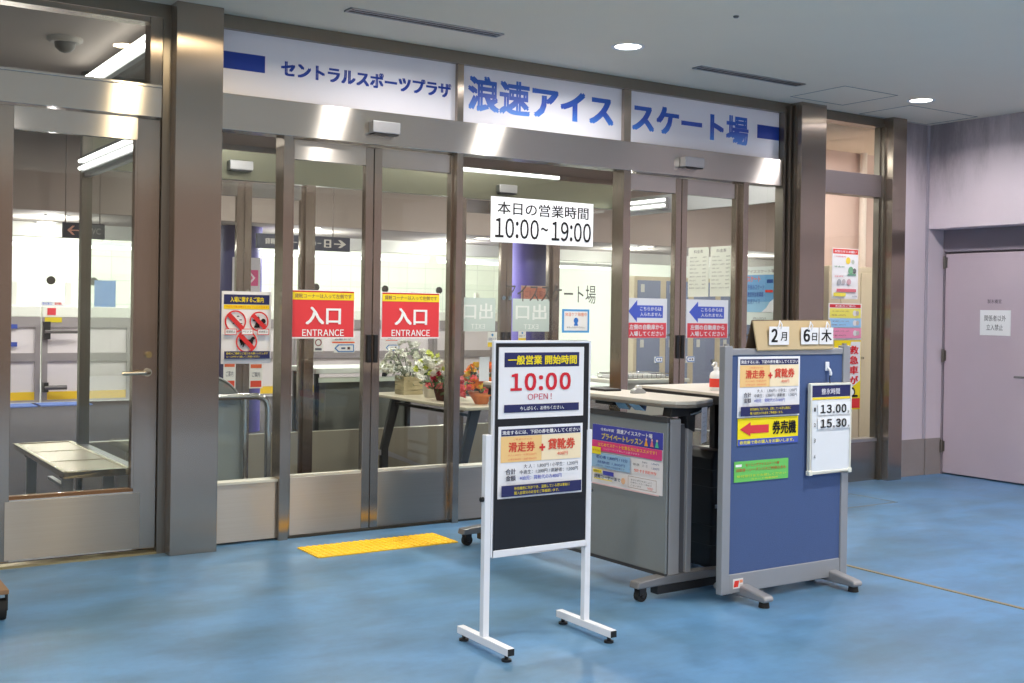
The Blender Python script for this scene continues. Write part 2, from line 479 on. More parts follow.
struct('wall_rink_back', B(-4, 15, 16, 16.1, 0, 4.4), rinkwall())
struct('wall_interior_left', B(-4.1, -4, 0.1, 18, 0, 4.4), WHITEW)
struct('wall_interior_right', B(15, 15.1, 2.5, 18, 0, 4.4), WHITEW)
PINKW = wall_mat('pinkish_wall', (206, 182, 172), 0.08)
struct('wall_passage', B(8.1, 15, 1.25, 1.35, 0, H), PINKW)
struct('ceiling_passage', B(6.76, 9.6, 0.1, 1.25, 2.93, H), plain('cream_ceiling', (226, 208, 184), 0.7))

# --- front wall stub and right wall with the recessed door
XR = 8.326
struct('wall_front', B(7.90, XR, 0.0, 0.10, 0.31, H), LILAC)
struct('baseboard_front', B(7.90, XR-0.002, -0.006, 0.10, 0, 0.31), LILACB)
struct('wall_right', B(XR, 9.1, -0.015, 0.1, 0.31, H).box(XR, 9.1, -9.5, -0.015, 2.10, H).box(XR, 9.1, -9.5, -1.30, 0, 2.10), LILAC)
struct('baseboard_right', B(XR-0.004, 8.53, -0.018, -0.006, 0, 0.31), LILACB)
struct('trim_corner_strip', B(XR-0.03, XR, -0.010, 0.0, 0.31, H), plain('corner_strip', (176, 168, 178), 0.5))
d = struct_root('door_service', (8.55, -0.66, 0))
struct('door_leaf', B(8.53, 8.58, -1.27, -0.035, 0.012, 1.895), DOORP, d, 0.004)
struct('door_frame', B(8.525, 9.1, -1.30, -0.015, 1.910, 2.10).box(8.525, 8.60, -0.030, -0.015, 0, 1.910).box(8.60, 9.1, -1.30, -0.015, 0, 1.910), plain('door_frame_paint', (140, 130, 138), 0.5), d)
for zz in (1.82, 1.02, 0.24):
    struct('hinge', MB().cyl((8.515, -0.034, zz-0.055), (8.515, -0.034, zz+0.055), 0.011, n=12).box(8.522, 8.532, -0.055, -0.034, zz-0.045, zz+0.045), plain('hinge_metal', (120, 112, 104), 0.4, 0.7), d)
mb = MB().box(8.518, 8.53, -0.87, -0.82, 0.79, 0.91)
mb.tube([(8.52, -0.845, 0.875), (8.48, -0.845, 0.875), (8.475, -0.82, 0.875), (8.475, -0.735, 0.875)], 0.009)
mb.cyl((8.518, -0.845, 0.82), (8.508, -0.845, 0.82), 0.012)
struct('lever_handle', mb, plain('dull_handle', (120, 116, 116), 0.4, 0.7), d)
# --- floor joint, floor hatch outline, ceiling hatches
struct('trim_floor_joint', B(4.905, 4.93, -9, 0.0, -0.001, 0.003), BRASS)
mb = MB()
for a in ((5.9, 6.92, -0.425, -0.41), (5.9, 6.92, -0.845, -0.83), (6.905, 6.92, -0.845, -0.41), (5.9, 5.915, -0.845, -0.41)):
    mb.box(a[0], a[1], a[2], a[3], -0.001, 0.002)
struct('trim_floor_hatch', mb, plain('worn_brass', (128, 134, 130), 0.5, 0.3))
JOINT = plain('ceiling_joint', (128, 128, 128), 0.9)
mb = MB()
for (x0, x1, y0, y1) in ((6.42, 7.0, -0.72, -0.20), (7.40, 8.25, -0.52, -0.02)):
    t = 0.006
    mb.box(x0, x1, y0, y0+t, H-0.002, H).box(x0, x1, y1-t, y1, H-0.002, H).box(x0, x0+t, y0, y1, H-0.002, H).box(x1-t, x1, y0, y1, H-0.002, H)
struct('trim_ceiling_hatch', mb, JOINT)

# ================================================================== OUTER FACADE (plane y = 0)
def pane(x0, x1, z0, z1, y, parent, mat=GLASS, name='pane'):
    return MB().poly([(x0,y,z0),(x1,y,z0),(x1,y,z1),(x0,y,z1)]).build(name, mat, parent)
# top frame, header band, pillars
struct('trim_top_rail', B(-7, 7.9, 0.0, 0.10, 2.905, H).box(-7, 7.9, -0.012, 0.0, 2.905, 2.935), STEEL_D)
struct('trim_header_band', B(2.10, 6.55, -0.015, 0.11, 2.338, 2.54), STEEL_H, None, 0.003)
struct('trim_header_left', B(-7, 1.80, -0.010, 0.11, 2.365, 2.525).box(-7, 1.80, -0.016, 0.11, 2.525, 2.54), STEEL_H, None, 0.002)
struct('trim_header_right', B(6.91, 7.74, -0.004, 0.11, 2.33, 2.51), steel('steel_soft_grey', (158, 150, 150), 0.4, (1.2, 120, 1), 0.5), None, 0.002)
struct('pillar_left', B(1.842, 2.10, -0.12, 0.14, 0, H), STEEL_V, None, 0.003)
struct('pillar_right', B(6.64, 6.915, -0.12, 0.05, 0, H), STEEL_V, None, 0.003)
struct('pillar_corner', B(7.735, 7.905, -0.10, 0.055, 0, H), STEEL_V, None, 0.003)
struct('trim_pillar_reveal', B(1.80, 1.842, -0.02, 0.11, 0, 2.905), STEEL_D)
struct('trim_right_reveal', B(6.555, 6.578, -0.02, 0.05, 0, 2.905).box(6.59, 6.61, -0.045, 0.05, 0, 2.96).box(6.62, 6.64, -0.07, 0.05, 0, 2.96).box(6.555, 6.64, 0.05, 0.065, 0, 2.96), STEEL_D)
struct('trim_corner_jamb', B(7.71, 7.735, -0.03, 0.055, 0, 2.905), STEEL_D)
# mullions between the openings, each its own profile
for i, (x0, x1, zt) in enumerate(((2.503, 2.558, 2.338), (3.658, 3.702, 2.905), (5.0, 5.062, 2.905), (6.148, 6.20, 2.338))):
    struct('trim_mullion_%d' % (i+1), B(x0, x1, -0.01, 0.115, 0, 2.338) if zt < 2.5 else B(x0, x1, -0.01, 0.115, 0, 2.338).box(x0, x1, 0.0, 0.10, 2.54, 2.905), STEEL_V)

def fixed_window(n, x0, x1, kick=0.34):
    w = struct_root('window_%d' % n, ((x0+x1)/2, 0.05, 0))
    struct('kick_panel', B(x0, x1, 0.02, 0.10, 0.012, kick), STEEL_K, w, 0.002)
    struct('sill', B(x0, x1, 0.012, 0.108, kick, kick+0.014), plain('pale_sill', (206, 204, 192), 0.4), w)
    pane(x0, x1, kick+0.014, 2.338, 0.06, w)
    return w
fixed_window(1, 2.10, 2.503)
fixed_window(2, 3.702, 5.0)
fixed_window(3, 6.20, 6.555)
w = struct_root('window_4', (7.3, 0.05, 0))
struct('kick_panel', B(6.915, 7.705, 0.0, 0.10, 0, 0.32), STEEL_V, w)
struct('sill', B(6.915, 7.705, -0.01, 0.10, 0.32, 0.345), ALU, w)
pane(6.915, 7.705, 0.345, 2.33, 0.05, w)
pane(6.915, 7.705, 2.51, 2.905, 0.05, w)
struct('window_frame', B(7.69, 7.71, 0.0, 0.055, 0.345, 2.905), STEEL_D, w)
w = struct_root('window_5', (0.8, 0.05, 2.54))     # transom of the left bay
pane(-7, 1.735, 2.54, 2.875, 0.06, w)
struct('window_frame', B(1.735, 1.80, -0.008, 0.1, 2.54, 2.905).box(-7, 1.735, 0.0, 0.1, 2.875, 2.905), STEEL_V, w)

def sliding_leaf(n, x0, x1, meet, handle=True):
    """glazed sliding leaf; meet = +1 meeting stile at right, -1 at left"""
    r = struct_root('door_%d' % n, ((x0+x1)/2, 0.06, 0))
    sw = 0.052; sn = 0.012
    l, rr = (sn, sw) if meet > 0 else (sw, 0.03)
    y0, y1 = 0.035, 0.085
    struct('stile', B(x0, x0+l, y0, y1, 0.012, 2.325), STEEL_V, r, 0.003)
    struct('stile', B(x1-rr, x1, y0, y1, 0.012, 2.325), STEEL_V, r, 0.003)
    struct('top_rail', B(x0+l, x1-rr, y0+0.004, y1, 2.215, 2.325), STEEL_H, r)
    struct('kick_plate', B(x0+l, x1-rr, y0+0.002, y1, 0.014, 0.352), STEEL_K, r, 0.002)
    struct('glazing_bead', B(x0+l, x1-rr, y0+0.008, y1, 0.352, 0.366), plain('pale_bead', (200, 196, 182), 0.4), r)
    pane(x0+l, x1-rr, 0.366, 2.215, 0.06, r)
    if handle:
        hx = x1-0.034 if meet > 0 else x0+0.006
        struct('pull_handle', B(hx, hx+0.028, y0-0.014, y0, 1.02, 1.19), BLACK, r, 0.005)
    return r
sliding_leaf(1, 2.575, 3.098, 1)
sliding_leaf(2, 3.104, 3.672, -1)
sliding_leaf(3, 5.078, 5.572, 1)
sliding_leaf(4, 5.578, 6.150, -1)
struct('trim_threshold', B(2.56, 6.2, 0.02, 0.10, 0.0, 0.012), plain('threshold_dark', (70, 66, 58), 0.5, 0.6))

# left bay: swing door and the neighbour leaf that runs out of the picture
def swing_leaf(n, x0, x1, right_stile, handle):
    r = struct_root('door_%d' % n, (x0, 0.06, 0))
    y0, y1 = 0.0, 0.05
    struct('stile', B(x0, x0+0.085, y0, y1, 0.03, 2.352), STEEL_V, r, 0.003)
    struct('stile', B(x1-right_stile, x1, y0, y1, 0.03, 2.352), STEEL_V, r, 0.003)
    struct('top_rail', B(x0+0.085, x1-right_stile, y0, y1, 2.235, 2.352), STEEL_H, r)
    struct('bottom_rail', B(x0+0.085, x1-right_stile, y0, y1, 0.03, 0.345), STEEL_H, r)
    struct('kick_plate', B(x0+0.065, x1-right_stile+0.035, y0-0.004, y0, 0.04, 0.335), STEEL_K, r)
    struct('glazing_bead', B(x0+0.085, x1-right_stile, y0+0.006, y1, 0.345, 0.362), plain('brown_bead', (120, 84, 50), 0.4), r)
    struct('glazing_bead', B(x1-right_stile-0.012, x1-right_stile, y0-0.003, y1, 0.362, 2.235), STEEL_V, r)
    pane(x0+0.085, x1-right_stile, 0.362, 2.235, 0.03, r)
    if handle:
        hx = x1-0.055
        mb = MB().cyl((hx, y0, 0.985), (hx, y0-0.012, 0.985), 0.022, n=20)
        mb.tube([(hx, y0-0.01, 0.985), (hx, y0-0.045, 0.985), (hx-0.03, y0-0.055, 0.985), (hx-0.145, y0-0.055, 0.982)], 0.0095)
        struct('lever_handle', mb, plain('warm_chrome_handle', (206, 198, 178), 0.28, 0.9), r)
        struct('lock_cylinder', MB().cyl((hx+0.005, y0, 1.08), (hx+0.005, y0-0.012, 1.08), 0.018, n=20).cyl((hx+0.005, y0-0.012, 1.08), (hx+0.005, y0-0.016, 1.08), 0.010, n=16), plain('brass_lock', (190, 168, 120), 0.25, 1.0), r)
    return r
swing_leaf(5, 0.972, 1.797, 0.122, True)
swing_leaf(6, 0.13, 0.962, 0.085, False)
struct('trim_threshold_left', B(0.1, 1.80, -0.02, 0.06, 0.0, 0.012), plain('brass_threshold', (176, 160, 120), 0.35, 0.8))
struct('wall_front_left', B(-7, 0.12, 0.0, 0.1, 0, 2.365), STEEL_V)

# fascia sign panels over the header (three separate boards)
fb = wall_mat('fascia_board_white', (226, 224, 232), 0.02)
def grad_blue():
    m, nt, b = newmat('gradient_blue_lettering')
    geo = nt.nodes.new('ShaderNodeNewGeometry'); sx = nt.nodes.new('ShaderNodeSeparateXYZ')
    mr = nt.nodes.new('ShaderNodeMapRange'); mr.inputs[1].default_value = 2.61; mr.inputs[2].default_value = 2.86
    rp = nt.nodes.new('ShaderNodeValToRGB'); e = rp.color_ramp.elements
    e[0].position = 0.0; e[0].color = lin((74, 140, 226)); e[1].position = 1.0; e[1].color = lin((30, 98, 188))
    k = e.new(0.45); k.color = lin((50, 80, 178))
    nt.links.new(geo.outputs['Position'], sx.inputs[0]); nt.links.new(sx.outputs['Z'], mr.inputs[0])
    nt.links.new(mr.outputs[0], rp.inputs[0]); nt.links.new(rp.outputs[0], b.inputs['Base Color'])
    b.inputs['Roughness'].default_value = 0.5
    return m
GB = grad_blue(); DB = (30, 60, 150)
def fascia(x0, x1, label, items):
    o, p = sheet_y('fascia_sign', label, 'sign', x0, x1, 2.54, 2.905, 0.03, fb, 0.02, 'fascia boards above the entrance')
    w = x1-x0; h = 0.365
    for it in items:
        if it[0] == 't':
            p.text(it[1], (it[2]-x0)/w, (it[4]-2.54)/h, (it[3]-x0)/w, (it[5]-2.54)/h, it[6], it[7]); 
        else:
            p.rect((it[1]-x0)/w, (it[3]-2.54)/h, (it[2]-x0)/w, (it[4]-2.54)/h, it[5])
    p.finish('lettering', o)
fascia(2.10, 3.660, 'white fascia board with small dark blue katakana and a blue bar at its left',
       [('r', 2.10, 2.395, 2.688, 2.785, DB), ('t', 'セントラルスポーツプラザ', 2.491, 3.628, 2.685, 2.780, DB, 0.05)])
fascia(3.702, 5.002, 'white fascia board with the large blue name beginning with two kanji, middle of three',
       [('t', '浪速アイス', 3.75, 4.93, 2.625, 2.855, GB, 0.044)])
fascia(5.064, 6.55, 'white fascia board ending in a large kanji and a dark blue bar, rightmost of three',
       [('t', 'スケート場', 5.095, 6.225, 2.620, 2.835, GB, 0.044), ('r', 6.315, 6.55, 2.692, 2.795, DB)])

def sensor(x, y, z, label, w=0.185):
    t = thing('door_sensor', label, 'sensor', (x, y, z-0.04), 'automatic door sensors')
    B(x-w/2, x+w/2, y-0.06, y, z-0.036, z+0.036).build('housing', ALU, t, 0.006)
    B(x-w/2+0.012, x+w/2-0.012, y-0.058, y-0.008, z-0.044, z-0.036).build('sensor_window', BLACK, t)
    return t
sensor(3.127, -0.015, 2.438, 'silver sensor box above the entrance doors with red signs')
sensor(5.597, -0.015, 2.436, 'silver sensor box above the doors with blue arrow signs')

# ================================================================== VESTIBULE: side walls (glass) and inner facade y = 2.2
YI = 2.2
for side, X in (('left', 1.90), ('right', 6.70)):
    w = struct_root('window_%s_side' % side, (X, 1.2, 0))
    struct('kick_panel', B(X-0.02, X+0.02, 0.07, YI, 0, 0.345), STEEL_H, w)
    struct('sill', B(X-0.03, X+0.03, 0.07, YI, 0.345, 0.362), ALU, w)
    MB().poly([(X, 0.07, 0.362), (X, YI, 0.362), (X, YI, 2.24), (X, 0.07, 2.24)]).build('pane', GLASS2, w)
    MB().poly([(X, 0.07, 2.40), (X, YI, 2.40), (X, YI, 2.93), (X, 0.07, 2.93)]).build('pane', GLASS2, w)
    struct('header', B(X-0.02, X+0.02, 0.07, YI, 2.24, 2.40), ALU, w)
    struct('corner_post', B(X-0.035, X+0.035, YI-0.07, YI, 0, H), STEEL_D, w)
def strip_light(X, y0, y1, z, label):
    t = thing('strip_light', label, 'light', (X, (y0+y1)/2, z), 'strip lights on the lobby side walls')
    B(X-0.02, X+0.02, y0, y1, z-0.05, z+0.05).build('housing', ALU, t)
    for dz in (0.028, -0.022):
        MB().cyl((X-0.032, y0+0.01, z+dz), (X-0.032, y1-0.01, z+dz), 0.012, n=10).build('tube', TUBE, t)
strip_light(1.86, 0.62, 2.05, 2.31, 'twin fluorescent strip behind the top of the left swing door')
strip_light(1.86, 0.22, 1.95, 2.865, 'twin fluorescent strip seen through the left transom window')
strip_light(6.66, 1.45, 2.08, 2.32, 'twin fluorescent strip behind the doors with blue arrows')

w = struct_root('window_inner_transom', (4.3, YI, 2.53))
struct('inner_header', B(1.935, 6.665, YI-0.03, YI+0.05, 2.31, 2.53), steel('steel_greenish', (120, 120, 104), 0.4, (1.2, 120, 1), 0.6), w)
struct('top_rail', B(1.935, 6.665, YI-0.02, YI+0.04, 2.91, H), STEEL_D, w)
pane(1.935, 6.665, 2.53, 2.91, YI, w, GLASS2)
for i, (x0, x1) in enumerate(((2.45, 2.52), (3.565, 3.645), (4.955, 5.02), (5.95, 6.02))):
    struct('trim_inner_mullion_%d' % (i+1), B(x0, x1, YI-0.03, YI+0.06, 0, 2.31), STEEL_V)
def inner_fixed(n, x0, x1):
    w = struct_root('window_inner_%d' % n, ((x0+x1)/2, YI, 0))
    struct('kick_panel', B(x0, x1, YI-0.02, YI+0.05, 0, 0.365), plain('beige_kick_steel', (170, 164, 146), 0.35, 0.6), w)
    pane(x0, x1, 0.365, 2.31, YI, w, GLASS2)
inner_fixed(1, 1.935, 2.45); inner_fixed(2, 3.645, 4.955); inner_fixed(3, 6.02, 6.665)
def inner_leaf(n, x0, x1, meet):
    r = struct_root('door_inner_%d' % n, ((x0+x1)/2, YI, 0))
    a, b = (0.03, 0.055) if meet > 0 else (0.055, 0.03)
    struct('stile', B(x0, x0+a, YI, YI+0.045, 0.01, 2.30), STEEL_V, r)
    struct('stile', B(x1-b, x1, YI, YI+0.045, 0.01, 2.30), STEEL_V, r)
    struct('top_rail', B(x0+a, x1-b, YI, YI+0.045, 2.19, 2.30), STEEL_H, r)
    struct('kick_plate', B(x0+a, x1-b, YI, YI+0.045, 0.01, 0.365), plain('beige_kick_steel', (170, 164, 146), 0.35, 0.6), r)
    pane(x0+a, x1-b, 0.365, 2.19, YI+0.02, r, GLASS2)
    hx = x1-0.04 if meet > 0 else x0+0.015
    struct('pull_handle', B(hx, hx+0.026, YI-0.015, YI, 1.00, 1.16), BLACK, r)
    r2 = struct('door_lock', MB().cyl((x1-0.028 if meet > 0 else x0+0.028, YI, 1.46), (x1-0.028 if meet > 0 else x0+0.028, YI-0.01, 1.46), 0.02), CHROME, r)
inner_leaf(1, 2.52, 3.072, 1); inner_leaf(2, 3.078, 3.565, -1)
inner_leaf(3, 5.02, 5.467, 1); inner_leaf(4, 5.473, 5.95, -1)
sensor(3.015, YI-0.03, 2.415, 'pale sensor box inside the lobby, seen through the leftmost fixed pane')
sensor(5.42, YI-0.03, 2.408, 'pale sensor box inside the lobby, behind the opening hours sign')
t = thing('lobby_tube_light', 'long white fluorescent tube above the opening hours sign inside the lobby', 'light', (5.47, 2.1, 2.53))
B(4.98, 6.0, 2.172, 2.215, 2.53, 2.57).build('housing', ALU, t)
MB().cyl((4.99, 2.162, 2.55), (5.99, 2.162, 2.55), 0.013, n=10).build('tube', TUBE, t)

# ================================================================== CEILING FITTINGS
def downlight(x, y, z, label, group, r=0.085, glow=LAMP, sink=0.02):
    t = thing('recessed_downlight', label, 'ceiling light', (x, y, z), group)
    n = 28; mb = MB()
    vs = []
    for rr, dz in ((r*1.22, -0.004), (r*1.18, -0.008), (r, -0.008), (r*0.92, -0.001)):
        vs += [(x+rr*cos(2*pi*k/n), y+rr*sin(2*pi*k/n), z+dz) for k in range(n)]
    mb.add(vs, [(i*n+k, i*n+(k+1) % n, (i+1)*n+(k+1) % n, (i+1)*n+k) for i in range(3) for k in range(n)], 0, True)
    mb.build('trim_ring', WHITEP, t)
    MB().add([(x+r*0.93*cos(2*pi*k/n), y+r*0.93*sin(2*pi*k/n), z-0.003) for k in range(n)], [tuple(range(n))]).build('lamp', glow, t)
    return t
downlight(4.426, -0.745, H, 'lit round downlight above the opening hours, nearest of two in the grey ceiling', 'entrance downlights')
downlight(7.287, -0.702, H, 'lit round downlight in the grey ceiling nearest the right wall', 'entrance downlights')
for (x, y, l) in ((2.385, 5.5, 'upper white downlight seen through the left door, above the arrow sign'),
                  (2.5, 6.6, 'lower white downlight seen through the left door'),
                  (4.94, 5.25, 'small downlight above the dark hanging direction sign'),
                  (7.19, 6.6, 'faint downlight above the right red entrance sign'),
                  (7.2, 5.43, 'downlight left of the opening hours sign, beyond the glass'),
                  (9.6, 5.25, 'downlight above the left blue arrow sign, beyond the glass')):
    downlight(x, y, 2.21, l, 'inner hall downlights', 0.10)
def slot(x0, x1, y, label):
    t = thing('air_diffuser', label, 'air vent', ((x0+x1)/2, y, H), 'slot diffusers in the ceiling')
    mb = MB(); w = 0.045
    mb.box(x0, x1, y-w, y-w+0.012, H-0.008, H).box(x0, x1, y+w-0.012, y+w, H-0.008, H)
    mb.box(x0, x0+0.012, y-w, y+w, H-0.008, H).box(x1-0.012, x1, y-w, y+w, H-0.008, H)
    mb.box(x0, x1, y-0.004, y+0.004, H-0.007, H)
    mb.build('frame', ALU, t)
    B(x0+0.01, x1-0.01, y-w+0.01, y+w-0.01, H-0.003, H-0.001).build('slot', SHADOW, t)
slot(2.656, 3.645, -0.51, 'long dark slot diffuser above the small katakana board')
slot(5.158, 6.145, -0.56, 'long dark slot diffuser above the large blue lettering')
t = thing('ceiling_sensor', 'tiny round sensor dot on the bare grey ceiling', 'sensor', (4.45, -1.654, H))
MB().lathe([(0.012, -0.010), (0.016, -0.005), (0.016, 0)], (4.45, -1.654, H), 16).build('cap', plain('sensor_grey', (90, 90, 92), 0.5), t)
t = thing('smoke_detector', 'round smoke detector seen through the left transom', 'detector', (1.539, 1.168, H))
MB().lathe([(0.105, 0), (0.105, -0.018), (0.085, -0.03)], (1.539, 1.168, H), 24).build('base', plain('detector_base', (186, 176, 166), 0.5), t)
MB().lathe([(0.062, -0.03), (0.058, -0.06), (0.03, -0.085), (0.005, -0.092)], (1.539, 1.168, H), 24).build('dome', plain('detector_dome', (112, 104, 98), 0.4), t)

# ================================================================== SIGNS ON THE GLASS
GY = 0.055     # just in front of panes at y=0.06
o, p = sheet_y('rules_sign', 'white prohibition sign with three red crossed circles on the leftmost pane', 'sign', 2.168, 2.462, 1.022, 1.435, GY-0.003, (238,236,236))
p.rect(.04, .82, .96, .955, NAVY).text('入場に関するご案内', .17, .85, .84, .925, YELL, .02)
p.rect(.04, .755, .96, .815, (250, 214, 30)).text('下記の行為は禁止とさせていただきます', .08, .77, .92, .80, (230, 110, 40))
for (ca, cb, ra) in ((.27, .58, .215), (.74, .58, .2), (.49, .30, .215)):
    pass
RD = (214, 52, 52)
def cross(p, ca, cb, ra):
    p.ell(ca, cb, ra, RD, 28, .14)
    asp = p.u.length / p.v.length; k = .70*ra; t = .05*ra/.2
    p.poly([(ca-k-t*.6, cb+(k-t*.6)*asp), (ca-k+t*.6, cb+(k+t*.6)*asp), (ca+k+t*.6, cb-(k-t*.6)*asp), (ca+k-t*.6, cb-(k+t*.6)*asp)], RD)
for q in ((.18,.62),(.30,.65),(.35,.60),(.22,.55),(.30,.53),(.36,.55)):
    p.rect(q[0], q[1], q[0]+.05, q[1]+.012, BLK)
cross(p, .27, .585, .215)
p.ell(.72, .63, .035, BLK).poly([(.64,.50),(.70,.60),(.74,.60),(.76,.50)], BLK).ell(.83, .59, .05, BLK).rect(.62, .59, .68, .615, BLK).rect(.78,.53,.88,.55,(150,60,60))
cross(p, .74, .585, .195)
p.poly([(.36,.285),(.40,.33),(.56,.335),(.60,.37),(.64,.375),(.67,.35),(.63,.33),(.62,.29),(.60,.23),(.585,.23),(.585,.275),(.45,.27),(.43,.23),(.41,.23),(.415,.27),(.38,.25),(.36,.34),(.345,.33)], BLK)
cross(p, .49, .305, .215)
for (a, b, s) in ((.05, .40, '喫煙禁止'), (.38, .40, 'ペット'), (.70, .40, '飲食禁止')):
    p.rect(a, b, a+.24, b+.085, (240,238,238)).frame(a, b, a+.24, b+.085, .012, RD).text(s, a+.03, b+.03, a+.21, b+.06, BLK)
p.rect(.04, .07, .96, .175, NAVY).text('皆様のご理解とご協力をお願いいたします', .08, .13, .92, .16, YELL).text('ルールを守って楽しくご利用ください', .08, .085, .75, .115, YELL)
p.finish('printed_design', o)

def entrance_sign(x0, x1, label):
    o, p = sheet_y('entrance_sign', label, 'sign', x0, x1, 1.166, 1.452, GY-0.003, (242,238,238), group='red entrance signs')
    p.rect(.01, .03, .99, .985, (228, 66, 72)).rect(.01, .955, .99, .985, (200, 40, 48)).rect(.01, .80, .99, .955, (248, 220, 50))
    p.text('貸靴コーナーは入って左側です', .05, .835, .95, .925, (150, 110, 90), .01)
    p.text('入口', .22, .29, .78, .66, WHT, .03).packed('ENTRANCE', .17, .05, .83, .19, WHT, .018)
    p.finish('printed_design', o)
entrance_sign(2.585, 2.99, 'red entrance sign on the door leaf left of the door meeting line')
entrance_sign(3.172, 3.58, 'red entrance sign on the door leaf right of the meeting line, above the flowers')

o, p = sheet_y('opening_hours_sign', 'large white sign with black opening hours on the middle glass', 'sign', 3.952, 4.785, 1.795, 2.092, GY-0.003, (246,246,248))
p.text('本日の営業時間', .06, .62, .95, .90, BLK, .012).packed('10:00', .04, .10, .455, .54, BLK, .012).text('~', .475, .30, .545, .38, BLK).packed('19:00', .58, .10, .975, .54, BLK, .012)
p.finish('lettering', o)
# cut-out letters on the middle pane
o = thing('glass_lettering', 'thin grey cut-out characters stuck on the middle pane below the hours sign', 'lettering', (4.43, 0.055, 1.42))
p = Print((4.08, 0.057, 1.405), (0.74, 0, 0), (0, 0, 0.125), (0, -1, 0))
p.text('アイススケート場', 0, 0, 1, 1, (92, 90, 86)); p.finish('lettering', o)

o, p = sheet_y('careful_notice', 'small square notice with pale blue border on the middle pane', 'notice', 4.535, 4.765, 1.205, 1.365, GY-0.003, (90, 160, 214))
p.rect(.07, .09, .93, .91, (244,240,232)).text('体温ケア稼働中', .10, .70, .90, .86, (226, 120, 70))
p.ell(.5, .52, .085, (60,120,196)).poly([(.46,.45),(.54,.45),(.58,.30),(.42,.30)], (60,120,196)).text('手をふれないでください', .16, .19, .84, .26, (60,60,60))
p.finish('printed_design', o)

def arrow_sign(x0, x1, label):
    o, p = sheet_y('arrow_sign', label, 'sign', x0, x1, 1.168, 1.452, 0.030, (240,240,244), group='blue arrow no-entry signs')
    p.poly([(.06,.67),(.27,.95),(.27,.82),(.90,.82),(.90,.51),(.27,.51),(.27,.40)], BLUE)
    p.text('こちらからは', .34, .69, .86, .785, WHT, .018).text('入られません', .34, .55, .86, .645, WHT, .018)
    p.rect(.02, .01, .98, .385, (230, 78, 86))
    p.text('左側の自動扉から', .09, .215, .91, .345, WHT, .02).text('入場してください', .09, .05, .91, .175, WHT, .02)
    p.finish('printed_design', o)
arrow_sign(5.066, 5.445, 'blue arrow sign with red lower half, on the leaf nearer the middle pane')
arrow_sign(5.632, 6.045, 'blue arrow sign with red lower half, on the leaf nearer the blue board')

# inner facade: exit signs seen from behind, small stickers
def exit_back(x0, x1, label):
    o, p = sheet_y('exit_sign_back', label, 'sign', x0, x1, 1.165, 1.455, YI-0.006, (206, 220, 216), group='pale backs of exit signs')
    LT = (246, 250, 248)
    p.text('出口', .08, .36, .92, .84, LT, .02, mirror=True).packed('EXIT', .30, .08, .70, .22, LT, .012, mirror=True)
    p.finish('printed_design', o)
exit_back(5.0, 5.355, 'pale back of an exit sign left of the lobby door gap')
exit_back(5.535, 5.93, 'pale back of an exit sign partly above the standing sign, right of the gap')
def sticker(x0, x1, z0, z1, label, kind, y=YI-0.006):
    o, p = sheet_y('door_sticker', label, 'sticker', x0, x1, z0, z1, y, (236,236,232), group='small stickers on the lobby doors')
    if kind == 'arrow':
        p.poly([(0.02,.5),(.2,.95),(.98,.95),(.98,.05),(.2,.05)], (80,130,190)).poly([(0.1,.5),(.24,.82),(.93,.82),(.93,.18),(.24,.18)], (238,238,238)).rect(.35,.4,.55,.6,(90,100,130)).rect(.65,.35,.78,.65,(90,60,60))
    elif kind == 'dots':
        for a, c in ((.2,RED),(.4,(60,150,200)),(.6,RED),(.8,(60,150,200))): p.ell(a, .72, .06, c)
        p.text('自動ドア', .15, .3, .85, .5, (90,110,140)).rect(0, .02, 1, .16, (240,110,70))
    elif kind == 'cam':
        p.ell(.5,.62,.36,(150,90,90),20,.3).rect(.15,.08,.85,.24,GRY)
    elif kind == 'yel':
        p.rect(0,0,1,.3,(238,206,60)).text('自動ドア', .1, .42, .9, .62, (80,100,150)).ell(.5,.8,.12,(60,140,200))
    elif kind == 'red':
        p.rect(.08,.05,.92,.3,(222,80,60)).rect(.08,.8,.92,.95,(230,110,70)).text('ご案内', .2, .45, .8, .65, (90,100,120))
    p.finish('printed_design', o)
sticker(3.83, 4.01, 0.99, 1.06, 'blue arrow sticker under the left red entrance sign', 'arrow')
sticker(3.81, 4.01, 1.065, 1.145, 'sticker with coloured dots just under the left red entrance sign', 'dots')
sticker(3.655, 3.735, 1.0, 1.115, 'small round camera sticker at the foot of the left red entrance sign', 'cam')
sticker(4.29, 4.42, 1.0, 1.055, 'blue arrow sticker beside the meeting stile under the right red sign', 'arrow')
sticker(4.29, 4.40, 1.085, 1.125, 'dotted strip just under the right red entrance sign', 'dots')
sticker(5.28, 5.375, 1.03, 1.16, 'yellow-footed sticker at the foot of the left pale exit sign', 'yel')
sticker(5.60, 5.68, 1.08, 1.17, 'yellow-footed sticker at the foot of the right pale exit sign', 'yel')
sticker(2.925, 3.02, 0.72, 0.93, 'red-footed notice behind the guard rail, left of two', 'red')
sticker(3.13, 3.235, 0.72, 0.915, 'red-footed notice behind the guard rail, right of two', 'red')
sticker(5.355, 5.43, 0.99, 1.035, 'pale blue tag on the outer leaf under the left blue arrow sign', 'arrow', GY-0.003)
sticker(5.655, 5.74, 0.99, 1.035, 'pale blue tag on the outer leaf under the right blue arrow sign', 'arrow', GY-0.003)

